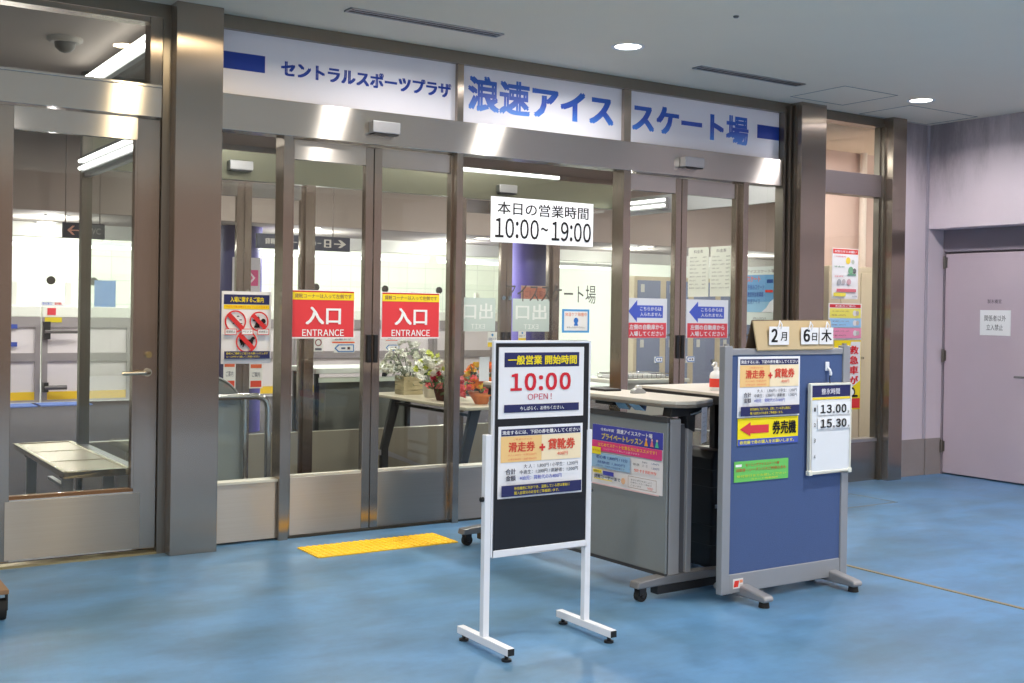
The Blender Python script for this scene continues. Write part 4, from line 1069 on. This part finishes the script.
# dolly cut off at the left edge of the picture
t = thing('wooden_dolly', 'wooden dolly with black caster at the left picture edge', 'dolly', (0.62, -0.86, 0))
B(0.40, 0.885, -1.05, -0.65, 0.115, 0.135).build('deck', plain('plywood', (140, 108, 78), 0.6, var=0.15, scale=12), t, 0.003)
for x in (0.44, 0.862):
    for y in (-1.0, -0.70):
        MB().cyl((x-0.016, y, 0.045), (x+0.016, y, 0.045), 0.045, n=20).build('caster', RUBBER, t)
        B(x-0.024, x-0.018, y-0.02, y+0.02, 0.04, 0.115).box(x+0.018, x+0.024, y-0.02, y+0.02, 0.04, 0.115).build('caster_fork', BLACKM, t)

# ================================================================== INSIDE: bench, rail, tables, flowers
t = thing('bench', 'low bench with pale steel top just inside the left door', 'bench', (1.62, 1.2, 0))
bx0, bx1, by0, by1 = 1.41, 1.775, 0.42, 1.93
mb = MB().box(bx0+0.02, bx1-0.02, by0+0.02, by1-0.02, 0.395, 0.408)
for i in (1, 2): mb.box(bx0+0.02, bx1-0.02, by0+i*(by1-by0)/3-0.006, by0+i*(by1-by0)/3+0.006, 0.408, 0.412)
mb.build('seat', plain('pale_seat_steel', (198, 186, 160), 0.32, 0.5), t)
mb = MB().box(bx0, bx1, by0, by0+0.025, 0.375, 0.414).box(bx0, bx1, by1-0.025, by1, 0.375, 0.414).box(bx0, bx0+0.025, by0, by1, 0.375, 0.414).box(bx1-0.025, bx1, by0, by1, 0.375, 0.414)
mb.build('seat_frame', plain('warm_chrome', (206, 190, 160), 0.2, 0.9), t, 0.006)
for y in (0.62, 1.66):
    for x in (1.47, 1.70): B(x-0.03, x+0.03, y-0.012, y+0.012, 0.0, 0.376).build('leg', ALU, t)
    B(1.43, 1.75, y-0.02, y+0.02, 0.355, 0.376).build('cross_bar', BLACKM, t)
B(1.57, 1.60, 0.62, 1.66, 0.20, 0.22).build('stretcher', ALU, t)
# chrome guard rail with grey acrylic screen
t = thing('guard_rail', 'chrome guard rail with grey rounded screen inside the leftmost pane', 'rail', (2.5, 0.9, 0))
MB().tube([(2.12, 0.9, 0.765), (2.60, 0.9, 0.765), (2.70, 0.9, 0.765), (2.745, 0.9, 0.753), (2.772, 0.9, 0.725), (2.782, 0.9, 0.68), (2.782, 0.9, 0.0)], 0.022, 14).build('rail_tube', CHROME, t)
MB().cyl((2.625, 0.9, 0.0), (2.625, 0.9, 0.75), 0.016, n=12).cyl((2.16, 0.9, 0.0), (2.16, 0.9, 0.75), 0.016, n=12).build('post', CHROME, t)
arc = [(2.12, 0.90)] + [(2.37+0.25*sin(k*pi/16), 0.65+0.25*cos(k*pi/16)) for k in range(9)] + [(2.62, 0.12), (2.12, 0.12)]
MB().prism(arc, 'y', 0.925, 0.935).build('screen', ACRYL, t)
MB().tube([(x, 0.93, z) for x, z in arc[:-2]], 0.010, 8).build('screen_edge', plain('grey_edge', (120,126,126), 0.4), t)

def inner_table(name, label, x0, x1, y0, y1, z):
    t = thing(name, label, 'table', ((x0+x1)/2, (y0+y1)/2, 0))
    B(x0, x1, y0, y1, z-0.022, z).build('top', plain('beige_top', (190, 182, 160), 0.4), t, 0.004)
    for y in (y0+0.16, y1-0.16):
        MB().prism([(x0+0.13, z-0.03), (x0+0.21, z-0.03), (x0+0.10, 0.25), (x0+0.10, 0.06), (x0+0.04, 0.06), (x0+0.04, 0.25)], 'y', y-0.02, y+0.02).build('leg', BLACKM, t, 0.003)
        f = MB().prism([(x0-0.02, 0.20), (x0+0.08, 0.20), (x0+0.44, 0.06), (x0+0.44, 0.085), (x0+0.08, 0.24), (x0-0.02, 0.24)], 'y', y-0.014, y+0.014).build('foot', ALU, t)
        MB().cyl((x0+0.43, y-0.012, 0.035), (x0+0.43, y+0.012, 0.035), 0.034, n=16).cyl((x0+0.07, y-0.012, 0.035), (x0+0.07, y+0.012, 0.035), 0.034, n=16).build('caster', RUBBER, f)
    MB().box(x0+0.14, x0+0.17, y0+0.16, y1-0.16, z-0.085, z-0.065).build('stretcher', BLACKM, t)
    return t
inner_table('lobby_table', 'beige folding table with black legs carrying the flowers in the lobby', 4.03, 4.58, 0.46, 1.98, 0.68)

LEAF = plain('leaf_green', (78, 104, 62), 0.6, var=0.3, scale=50); LEAFG = plain('grey_green_leaf', (122, 132, 112), 0.7, var=0.25, scale=60)
def ico(mb, c, r, sub=1, mi=0, sq=1.0):
    bm = bmesh.new(); bmesh.ops.create_icosphere(bm, subdivisions=sub, radius=r)
    mb.add([(c[0]+v.co.x, c[1]+v.co.y, c[2]+v.co.z*sq) for v in bm.verts], [tuple(v.index for v in f.verts) for f in bm.faces], mi, True); bm.free()
def bloom_mesh(r):
    r = r*1.35
    """a rose-like bloom: core and overlapping cupped petals around the origin"""
    mb = MB(); ico(mb, (0,0,r*0.15), r*0.45)
    for ring, (n, rr, tilt) in enumerate(((5, 0.5, 1.1), (7, 0.85, 0.6))):
        for k in range(n):
            a = 2*pi*k/n + ring*0.4
            pts = []
            for (u, v) in ((-.5,0),(.5,0),(.62,.6),(.3,1),(-.3,1),(-.62,.6)):
                rad = r*rr*(0.25+v*cos(tilt)*0.9); z = r*(v*sin(tilt)*0.9-0.1)
                ang = a + u*2*pi/n*0.9
                pts.append((rad*cos(ang), rad*sin(ang), z))
            mb.add(pts, [(0,1,2,3,4,5)], 0, True)
    return mb
def leaves(mb, c, rx, ry, rz, n, size, rng):
    for i in range(n):
        u = rng.uniform(0, 2*pi); v = rng.uniform(-0.2, 1); rr = rng.uniform(0.6, 1.0)
        p = Vector((c[0]+rx*rr*cos(u)*math.sqrt(1-v*v), c[1]+ry*rr*sin(u)*math.sqrt(1-v*v), c[2]+rz*v*rr))
        d = Vector((rng.uniform(-1,1), rng.uniform(-1,1), rng.uniform(-.3,1))).normalized(); s = d.orthogonal().normalized()
        L = size*rng.uniform(.7,1.3); w = L*.3
        mb.add([p, p+d*L*.5+s*w, p+d*L, p+d*L*.5-s*w], [(0,1,2,3)])
def arrangement(name, label, c, pot, blooms, foliage, rng, stems=True):
    t = thing(name, label, 'flowers', c)
    pm, pmat = pot; pm.build('pot', pmat, t)
    cx, cy, cz = c; (rx, ry, rz, zc, n, size, lmat) = foliage
    mb = MB(); leaves(mb, (cx, cy, cz+zc), rx, ry, rz, n, size, rng)
    for i in range(14):
        u = rng.uniform(0, 2*pi)
        mb.tube([(cx, cy, cz+zc*0.6), (cx+rx*.7*cos(u), cy+ry*.7*sin(u), cz+zc+rz*rng.uniform(.2,.8))], 0.003, 5)
    k = mb.build('foliage', lmat, t); k['kind'] = 'stuff'
    protos = {}
    for (rgb, r, cnt, off, spread) in blooms:
        m = plain('petal_%d_%d_%d' % rgb, rgb, 0.6, var=0.1, scale=80)
        base = bloom_mesh(r).build('bloom', m, None, origin=(0,0,0))
        first = True
        for i in range(cnt):
            o = base if first else base.copy()
            if not first: COL.objects.link(o)
            first = False
            u = rng.uniform(0, 2*pi); v = rng.uniform(0.0, 0.95)
            q = math.sqrt(1-v*v)
            o.parent = t
            o.location = (off[0]+spread[0]*cos(u)*q, off[1]+spread[1]*sin(u)*q, off[2]+spread[2]*v)
            o.rotation_euler = (rng.uniform(-.6,.6)+0.5*-1, rng.uniform(-.5,.5), rng.uniform(0,6))
    return t
rng = random.Random(3)
c = (4.26, 1.72, 0.68)
crate = MB()
for i in range(4):
    z0 = c[2]+0.002+i*0.036
    crate.box(c[0]-0.085, c[0]+0.085, c[1]-0.075, c[1]-0.067, z0, z0+0.031).box(c[0]-0.085, c[0]+0.085, c[1]+0.067, c[1]+0.075, z0, z0+0.031)
    crate.box(c[0]-0.085, c[0]-0.077, c[1]-0.067, c[1]+0.067, z0, z0+0.031).box(c[0]+0.077, c[0]+0.085, c[1]-0.067, c[1]+0.067, z0, z0+0.031)
crate.box(c[0]-0.085, c[0]+0.085, c[1]-0.075, c[1]+0.075, c[2], c[2]+0.004)
arrangement('flower_arrangement', 'bushy white baby-breath bouquet in a pale wooden crate', c, (crate, plain('pale_wood', (196, 184, 150), 0.7, var=0.15, scale=18)),
    [((240,240,230), 0.022, 62, (0,0,0.16), (0.22,0.12,0.26)), ((224,228,206), 0.018, 34, (0,0,0.15), (0.26,0.14,0.20))], (0.20, 0.12, 0.22, 0.16, 150, 0.04, LEAFG), rng)
c = (4.25, 1.36, 0.68)
arrangement('flower_arrangement', 'cream and lime flowers in a small white pot', c, (MB().lathe([(0.042,0),(0.06,0.10),(0.064,0.105),(0.056,0.105)], c, 20), plain('white_pot', (228,224,210), 0.4)),
    [((246,246,236), 0.032, 18, (0,0,0.13), (0.14,0.10,0.17)), ((198,206,90), 0.028, 12, (0,0,0.15), (0.12,0.09,0.19))], (0.13, 0.10, 0.15, 0.10, 60, 0.05, LEAF), rng)
c = (4.20, 1.06, 0.68)
arrangement('flower_arrangement', 'red and pink roses in a dark brown basket', c, (MB().lathe([(0.055,0),(0.078,0.085),(0.082,0.09),(0.07,0.09)], c, 20), plain('dark_wicker', (84, 50, 44), 0.8, var=0.3, scale=60, bump=0.5)),
    [((170,30,60), 0.030, 14, (0,0,0.10), (0.13,0.10,0.11)), ((232,130,130), 0.032, 10, (0.02,0,0.09), (0.13,0.10,0.10)), ((240,236,226), 0.03, 6, (-.02,0,0.13), (0.1,0.08,0.13))], (0.13, 0.10, 0.12, 0.07, 60, 0.06, LEAF), rng)
c = (4.30, 0.70, 0.68)
wrap = MB().lathe([(0.045,0),(0.055,0.02),(0.075,0.05),(0.10,0.085),(0.07,0.05),(0.04,0.04)], c, 12)
arrangement('flower_arrangement', 'orange and yellow bouquet in orange wrapping with a white card', c, (wrap, plain('orange_wrap', (226,130,60), 0.5)),
    [((240,130,40), 0.034, 14, (0,0,0.08), (0.13,0.10,0.22)), ((246,206,60), 0.032, 14, (0.02,0,0.10), (0.14,0.10,0.19)), ((226,90,90), 0.034, 12, (-.07,0,0.06), (0.10,0.08,0.14))], (0.14, 0.11, 0.18, 0.10, 70, 0.06, LEAF), rng)
fl = [o for o in bpy.data.objects if o.name.startswith('flower_arrangement') and o.parent is None][-1]
B(c[0]-0.09, c[0]-0.01, c[1]-0.115, c[1]-0.112, c[2]+0.17, c[2]+0.34).build('gift_card', PAPER, fl)
# counter-height white table beyond the lobby doors
t = thing('white_table', 'white table with bright top and grey panel behind the sliding door', 'table', (4.25, 2.85, 0))
B(3.83, 4.75, 2.55, 3.1, 0.80, 0.845).build('top', plain('bright_white_top', (246,246,240), 0.3), t, 0.006)
B(3.87, 4.72, 2.58, 2.60, 0.725, 0.765).build('apron', plain('apron_white', (226,232,216), 0.3), t)
B(3.88, 4.72, 2.62, 2.64, 0.10, 0.725).build('front_panel', plain('grey_panel_inside', (106,106,100), 0.6), t)
for x in (3.86, 4.72):
    for y in (2.6, 3.05): B(x-0.018, x+0.018, y-0.018, y+0.018, 0.0, 0.80).build('leg', BLACKM, t)

# round navy columns in the hall
def column_shaft_mat(name, s):
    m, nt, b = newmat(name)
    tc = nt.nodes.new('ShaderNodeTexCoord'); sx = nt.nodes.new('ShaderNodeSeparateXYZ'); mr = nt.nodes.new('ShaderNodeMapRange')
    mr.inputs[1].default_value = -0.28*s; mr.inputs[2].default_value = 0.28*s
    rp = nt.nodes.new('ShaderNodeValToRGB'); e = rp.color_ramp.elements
    e[0].position = 0.0; e[0].color = lin((62, 62, 104)); e[1].position = 1.0; e[1].color = lin((168, 156, 250))  # navy ramps to violet along local X, s picks the side
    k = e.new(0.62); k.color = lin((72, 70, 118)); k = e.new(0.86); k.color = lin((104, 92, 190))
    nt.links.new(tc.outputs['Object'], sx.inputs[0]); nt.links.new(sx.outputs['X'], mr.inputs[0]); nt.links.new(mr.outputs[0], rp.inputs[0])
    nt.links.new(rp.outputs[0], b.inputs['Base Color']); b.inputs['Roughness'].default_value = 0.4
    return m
def column(x, y, r, name, label):
    t = thing(name, label, 'column', (x, y, 0), 'round navy columns')
    MB().lathe([(r, 0), (r, 2.21)], (x, y, 0), 40).build('shaft', column_shaft_mat('navy_violet_gradient', 1 if x < 6 else -1), t)
    return t
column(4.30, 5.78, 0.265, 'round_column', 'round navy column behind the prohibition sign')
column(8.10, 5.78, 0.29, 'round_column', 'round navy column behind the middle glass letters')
for o in [o for o in bpy.data.objects if o.name.startswith('round_column')]:
    o['kind'] = 'thing'
o, p = sheet_y('column_poster', 'white poster with pink arrow on the left navy column', 'poster', 4.15, 4.46, 1.40, 1.87, 5.50, (206,200,206))
p.rect(.08,.36,.92,.72,(214,92,140)).poly([(.55,.40),(.63,.40),(.82,.54),(.63,.68),(.55,.68),(.74,.54)], (240,220,228)).ell(.5,.86,.05,(90,100,140)).text('受付', .35,.08,.65,.24,(150,140,150)); p.finish('printed_design', o)
o, p = sheet_y('column_poster', 'salmon framed sign on the navy column behind the glass letters', 'poster', 7.80, 8.25, 1.46, 1.66, 5.47, (214,180,160))
p.rect(.04,.1,.96,.9,(206,128,104)).text('ご利用案内', .12,.3,.88,.7,(150,90,80)); p.finish('printed_design', o)
# hanging direction signs
HROD = plain('hanger_taupe', (150, 136, 128), 0.6)
t = thing('hanging_sign', 'dark hanging direction sign with right arrow behind the left red entrance sign', 'hanging sign', (4.62, 4.6, 1.925), 'dark hanging direction signs')
B(4.08, 5.083, 4.6, 4.64, 1.93, 2.075).build('board', plain('charcoal_sign', (58,58,74), 0.5), t)
for x in (4.3, 4.9): MB().cyl((x, 4.62, 2.075), (x, 4.62, H), 0.006, n=8).build('hanger_rod', HROD, t)
p = Print((4.08, 4.6, 1.93), (1.003, 0, 0), (0, 0, 0.145), (0, -1, 0)); LG = (206,198,190)
p.text('貸靴コーナー', .08,.30,.42,.70,LG,.01).text('ロッカー', .47,.32,.68,.68,LG,.01).rect(.71,.24,.79,.80,LG).rect(.73,.52,.77,.72,(58,58,74)).rect(.73,.3,.77,.45,(58,58,74)).poly([(.82,.47),(.90,.47),(.865,.24),(.895,.24),(.955,.51),(.895,.80),(.865,.80),(.90,.55),(.82,.55)], LG); p.finish('lettering', t)
t = thing('hanging_sign', 'dark hanging direction sign with left arrow, seen through the left door', 'hanging sign', (2.45, 4.6, 1.94), 'dark hanging direction signs')
B(2.255, 2.62, 4.6, 4.64, 1.945, 2.083).build('board', plain('charcoal_sign', (40,40,56), 0.5), t)
for x in (2.28, 2.58): MB().cyl((x, 4.62, 2.083), (x, 4.62, H), 0.006, n=8).build('hanger_rod', HROD, t)
p = Print((2.255, 4.6, 1.945), (0.365, 0, 0), (0, 0, 0.138), (0, -1, 0))
p.poly([(.10,.5),(.22,.80),(.28,.80),(.19,.54),(.50,.54),(.50,.46),(.19,.46),(.28,.20),(.22,.20)], (206,150,130)).text('WC', .6,.3,.9,.7,LG); p.finish('lettering', t)

# ================================================================== ICE RINK BOARDS
ALUM = plain('board_frame_aluminium', (168, 158, 160), 0.4, 0.3); BWH = plain('board_white', (238, 226, 228), 0.5); KICK = plain('kick_yellow', (246, 200, 40), 0.5)
CAP = plain('cap_rail_white', (248, 246, 236), 0.4)
def rink_board(x0, label):
    t = thing('rink_board', label, 'rink board', (x0+0.6, 10.3, 0), 'white rink boards along the ice')
    x1 = x0+1.2; Y = 10.3
    B(x0+0.05, x1-0.05, Y+0.03, Y+0.05, 0.14, 1.16).build('panel', BWH, t)
    B(x0+0.05, x1-0.05, Y+0.02, Y+0.05, 0.03, 0.14).build('kick_strip', KICK, t)
    mb = MB().box(x0, x0+0.07, Y, Y+0.08, 0, 1.16).box(x1-0.07, x1, Y, Y+0.08, 0, 1.16).box(x0+0.07, x1-0.07, Y, Y+0.06, 0.555, 0.67).box(x0+0.07, x1-0.07, Y, Y+0.06, 1.02, 1.16).box(x0+0.07, x1-0.07, Y, Y+0.06, 0.0, 0.03)
    mb.build('frame', ALUM, t)
    B(x0, x1, Y, Y+0.12, 1.16, 1.31).build('cap_rail', CAP, t, 0.01)
    for k in range(2):
        x = x0+0.34+k*0.52
        B(x-0.035, x+0.035, Y+0.04, Y+0.08, 1.31, 1.64).build('glass_post', CAP, t)
    MB().poly([(x0, Y+0.05, 1.31), (x1, Y+0.05, 1.31), (x1, Y+0.05, 1.78), (x0, Y+0.05, 1.78)]).build('pane', GLASS2, t)
    return t
lab = ['white rink board at the far left, left of the gate latch', 'white rink board with the gate latch and yellow tag', 'white rink board mostly behind the left door post', 'white rink board behind the steel pillar',
       'white rink board behind the left red entrance sign', 'white rink board behind the right red entrance sign', 'white rink board behind the pale exit signs', 'white rink board beyond the column behind the middle pane']
BOARDS = [rink_board(1.97 + 1.22*i, lab[i]) for i in range(8)]
LG_ = plain('latch_grey', (110,104,104), 0.4, 0.4)
k = B(3.20, 3.28, 10.22, 10.30, 0.86, 1.10).build('latch_plate', BLACKM, BOARDS[1]); B(3.20, 3.63, 10.19, 10.22, 0.94, 0.985).build('latch_bar', LG_, k, 0.008)
k = B(3.195, 3.26, 10.2, 10.3, 0.14, 0.27).build('latch_plate', BLACKM, BOARDS[1]); MB().cyl((3.21, 10.22, 0.20), (3.50, 10.22, 0.20), 0.03, n=12).build('latch_bar', LG_, k)
def tagsq(name, x0, x1, z0, z1, rgb, label):
    o = B(x0, x1, 10.292, 10.298, z0, z1).build(name, ink(rgb)); tag(o, label, 'tag')
tagsq('red_tag', 3.25, 3.36, 1.19, 1.285, (226, 70, 80), 'small red square tag on the white cap rail')
tagsq('yellow_tag', 3.22, 3.44, 1.09, 1.158, (226, 200, 50), 'yellow tag hanging under the cap rail')
for z in (1.0, 0.76):
    k = B(2.79, 2.87, 10.285, 10.30, z, z+0.06).build('sticker', ink((64, 84, 170)), BOARDS[0]); k['label'] = 'small blue sticker'
o, p = sheet_y('counter_notice', 'white notice with blue and red text standing on the cap rail', 'notice', 3.16, 3.46, 1.311, 1.38, 10.302, (240,240,242), 0.01); p.text('受付窓口', .08,.25,.5,.75,(90,110,200),.02).text('貸靴', .6,.25,.92,.75,(226,90,80),.02); p.finish('lettering', o)
o, p = sheet_y('mascot_free_poster', 'pale blue poster standing on the rink boards', 'poster', 3.87, 4.16, 1.311, 1.68, 10.315, (120, 160, 220)); o.name = 'blue_poster'
p.rect(.06,.08,.94,.55,(200,214,236)).ell(.45,.32,.22,(236,238,244)).rect(.1,.68,.9,.76,(236,238,246)).text('スケート教室', .1,.82,.9,.93,(240,240,248),.02); p.finish('printed_design', o)
for x, b in ((3.30, 1), (3.86, 1), (7.2, 4), (8.4, 5), (9.4, 6)):
    z = 1.665
    k = MB().cyl((x, 10.349, z), (x, 10.33, z), 0.058, n=20).cyl((x, 10.33, z), (x, 10.325, z), 0.03, n=16).build('hole_cover', plain('dark_brown_cap', (52, 44, 36), 0.5), BOARDS[b]); k['label'] = 'round black cover on the glass'
for (y, x0, x1, l) in ((9.55, 2.45, 3.0, 'blue floor mat at the rink gate, left one'), (9.6, 3.05, 3.7, 'blue floor mat at the rink gate, right one')):
    o = B(x0, x1, y, y+0.45, 0.0, 0.015).build('floor_mat', plain('blue_mat', (110, 136, 206), 0.8, var=0.1, scale=50)); tag(o, l, 'mat', 'blue mats at the gate')
for i in range(6):
    x0 = 1.6 + i*1.75
    t = thing('hall_strip_light', ['bright strip light over the rink boards, far left', 'bright strip light over the rink, right of the left door post', 'bright strip light over the rink behind the steel pillar', 'bright strip light over the rink behind the dark hanging sign', 'bright strip light over the rink above the right red sign', 'bright strip light over the rink left of the hours sign'][i], 'light', (x0+0.8, 9.0, 2.08), 'strip lights over the rink boards')
    B(x0, x0+1.6, 8.97, 9.03, 2.10, 2.15).build('housing', WHITEP, t)
    B(x0+0.02, x0+1.58, 8.975, 9.025, 2.06, 2.10).build('tube', TUBEH, t)
    for x in (x0+0.3, x0+1.3): MB().cyl((x, 9.0, 2.15), (x, 9.0, 4.4), 0.006, n=6).build('hanger_rod', ALU, t)

# lockers behind the right doors
LOCK = plain('locker_blue_grey', (142, 152, 182), 0.5, var=0.04, scale=4); LFR = plain('locker_beige', (222, 206, 176), 0.5)
for i in range(6):
    x0 = 11.0 + i*0.57; Y = 7.2
    t = thing('locker', ['blue-grey locker unit nearest the mullion, behind the left arrow sign', 'blue-grey locker unit behind the left arrow sign, second from the mullion', 'blue-grey locker unit behind the right arrow sign, third from the mullion', 'blue-grey locker unit behind the price lists, fourth from the mullion', 'blue-grey locker unit behind the winter poster, fifth from the mullion', 'blue-grey locker unit farthest right of the row'][i], 'locker', (x0+0.28, Y, 0), 'blue-grey lockers')
    mb = MB().box(x0, x0+0.06, Y, Y+0.5, 0, 1.90).box(x0+0.51, x0+0.57, Y, Y+0.5, 0, 1.90).box(x0+0.06, x0+0.51, Y, Y+0.5, 1.84, 1.90).box(x0+0.06, x0+0.51, Y, Y+0.5, 0, 0.2).box(x0+0.06, x0+0.51, Y+0.45, Y+0.5, 0.2, 1.84)
    mb.build('carcass', LFR, t)
    for z0, z1 in ((0.2, 1.0), (1.02, 1.84)):
        dd = B(x0+0.06, x0+0.51, Y-0.01, Y+0.01, z0, z1).build('door', LOCK, t, 0.004)
        MB().cyl((x0+0.45, Y-0.01, z0+0.4), (x0+0.45, Y-0.05, z0+0.4), 0.03, n=14).build('lock_knob', CHROME, dd)
        B(x0+0.12, x0+0.19, Y-0.014, Y-0.009, z1-0.18, z1-0.06).build('number_plate', ink((228,226,220)), dd)
# the passage behind the right bay: cream cabinet and pipe against the pinkish wall
t = thing('cream_cabinet', 'tall cream cabinet behind the right bay glass', 'cabinet', (8.75, 1.1, 0))
B(8.30, 9.07, 1.05, 1.225, 0.0, 1.815).build('body', plain('cream_cabinet_paint', (206, 196, 172), 0.5, var=0.03, scale=3), t, 0.006)
B(8.46, 8.72, 1.042, 1.05, 0.06, 1.76).build('door', plain('cream_cabinet_door', (212, 202, 178), 0.5), t, 0.003)
B(8.74, 9.03, 1.042, 1.05, 0.06, 1.76).build('door', plain('cream_cabinet_door', (208, 198, 174), 0.5), t, 0.003)
MB().cyl((8.76, 1.042, 0.95), (8.76, 1.02, 0.95), 0.012, n=12).build('door_knob', CHROME, t)
o = MB().cyl((8.93, 1.20, 1.815), (8.93, 1.20, 2.93), 0.035, n=16).build('white_pipe', plain('pipe_white', (228, 218, 208), 0.4)); tag(o, 'white vertical pipe rising from the cream cabinet top', 'pipe')

# ================================================================== LIGHT
def area(name, loc, size, power, rgb=(1,1,1), rot=(0,0,0), spread=pi, shape='DISK', size_y=None):
    l = bpy.data.lights.new(name, 'AREA'); l.shape = shape; l.size = size
    if size_y: l.size_y = size_y
    l.energy = power; l.color = rgb; l.spread = spread
    o = bpy.data.objects.new(name, l); COL.objects.link(o); o.location = loc; o.rotation_euler = rot
    return o
for (x, y, pw, c) in ((4.426, -0.745, 50, (1, .97, .94)), (7.287, -0.702, 46, (1, .95, .97)), (1.88, -0.95, 46, (1, .80, .50)), (3.2, -0.75, 34, (1, .95, .90)),
                     (4.43, -3.4, 70, (1, .96, .93)), (7.29, -3.4, 70, (1, .94, .95)), (1.57, -3.4, 50, (1, .95, .90)), (-1.2, -3.4, 40, (1, .95, .90)),  # this row and the next are added fill lamps, out of view, no fixtures
                     (4.43, -6.2, 80, (1, .96, .93)), (7.0, -6.2, 80, (1, .95, .95)), (1.2, -6.2, 70, (1, .96, .92)), (-2.0, -6.2, 60, (1, .96, .92))):
    area('downlight_and_fill_lamp', (x, y, H-0.02), 0.15, pw*0.5, c, spread=radians(160))
# lobby and hall: added fill lights, no fixtures stand behind them
for x in (3.0, 5.4): area('lobby_fill', (x, 1.1, H-0.03), 0.15, 46, (1, .95, .88))
for x in (-0.8, 3.9, 6.9, 9.9, 12.6): area('hall_fill', (x, 3.4, H-0.03), 0.25, 42, (1, .97, .93))
for x, y in ((2.4, 5.9), (5.2, 5.9), (7.2, 6.2), (9.8, 5.9), (12.2, 5.9)):
    l = bpy.data.lights.new('hall_fill_point', 'POINT'); l.energy = 26; l.shadow_soft_size = 0.03; l.color = (1, .98, .95)  # bare points added to brighten the low ceiling
    o = bpy.data.objects.new('hall_fill_point', l); COL.objects.link(o); o.location = (x, y, 2.0)
area('rink_fill', (5, 13, 4.3), 6, 420, (1, 1, .97), shape='RECTANGLE', size_y=3.5)  # both rink panels are added overhead fill, not modelled fittings
area('rink_fill', (11, 13, 4.3), 4, 200, (1, 1, .97), shape='RECTANGLE', size_y=3.5)
area('gate_fill', (5.5, 8.6, 2.9), 8, 170, (1, 1, .96), shape='RECTANGLE', size_y=0.6)  # added fill for the rink boards, hidden above the fascia
area('passage_fill', (8.1, 0.55, 2.88), 0.2, 22, (1, .93, .86))  # unseen fill added to lighten the cabinet and passage
w = bpy.data.worlds.new('surroundings'); scene.world = w; w.use_nodes = True
nt = w.node_tree; bg = nt.nodes['Background']
tc = nt.nodes.new('ShaderNodeTexCoord'); sx = nt.nodes.new('ShaderNodeSeparateXYZ'); rp = nt.nodes.new('ShaderNodeValToRGB')
mr = nt.nodes.new('ShaderNodeMapRange'); mr.inputs[1].default_value = -1; mr.inputs[2].default_value = 1
nt.links.new(tc.outputs['Generated'], sx.inputs[0]); nt.links.new(sx.outputs['Z'], mr.inputs[0]); nt.links.new(mr.outputs[0], rp.inputs[0])
e = rp.color_ramp.elements; e[0].position = 0.40; e[0].color = (0.95, 0.90, 0.84, 1); e[1].position = 0.60; e[1].color = (0.95, 0.88, 0.80, 1)
k = e.new(0.455); k.color = (0.16, 0.13, 0.11, 1); k = e.new(0.555); k.color = (0.16, 0.125, 0.105, 1)
nt.links.new(rp.outputs[0], bg.inputs[0]); bg.inputs[1].default_value = 2.1

# ================================================================== CAMERA
F, YAW, PIT, ROL, CY = 1145.45, -0.5792, -0.0048, 0.0156, -25.53
D = 6.2596
fw = Vector((-sin(YAW)*cos(PIT), cos(YAW)*cos(PIT), sin(PIT))); rt = Vector((cos(YAW), sin(YAW), 0)); up = rt.cross(fw)
r = rt*cos(ROL) + up*sin(ROL); u = -rt*sin(ROL) + up*cos(ROL)
cam = bpy.data.cameras.new('camera'); co = bpy.data.objects.new('camera', cam); COL.objects.link(co)
co.matrix_world = Matrix(((r.x, u.x, -fw.x, 0.0), (r.y, u.y, -fw.y, -D), (r.z, u.z, -fw.z, 1.35), (0, 0, 0, 1)))
cam.sensor_width = 36; cam.sensor_fit = 'HORIZONTAL'; cam.lens = F*36/1024; cam.shift_y = CY/1024
cam.clip_start = 0.05; cam.clip_end = 100
scene.camera = co
scene.view_settings.view_transform = 'Standard'; scene.view_settings.look = 'None'
scene.view_settings.exposure = 0.12
scene.cycles.max_bounces = 10; scene.cycles.transparent_max_bounces = 24; scene.cycles.glossy_bounces = 5
scene.cycles.sample_clamp_indirect = 6.0; scene.cycles.caustics_reflective = False; scene.cycles.caustics_refractive = False
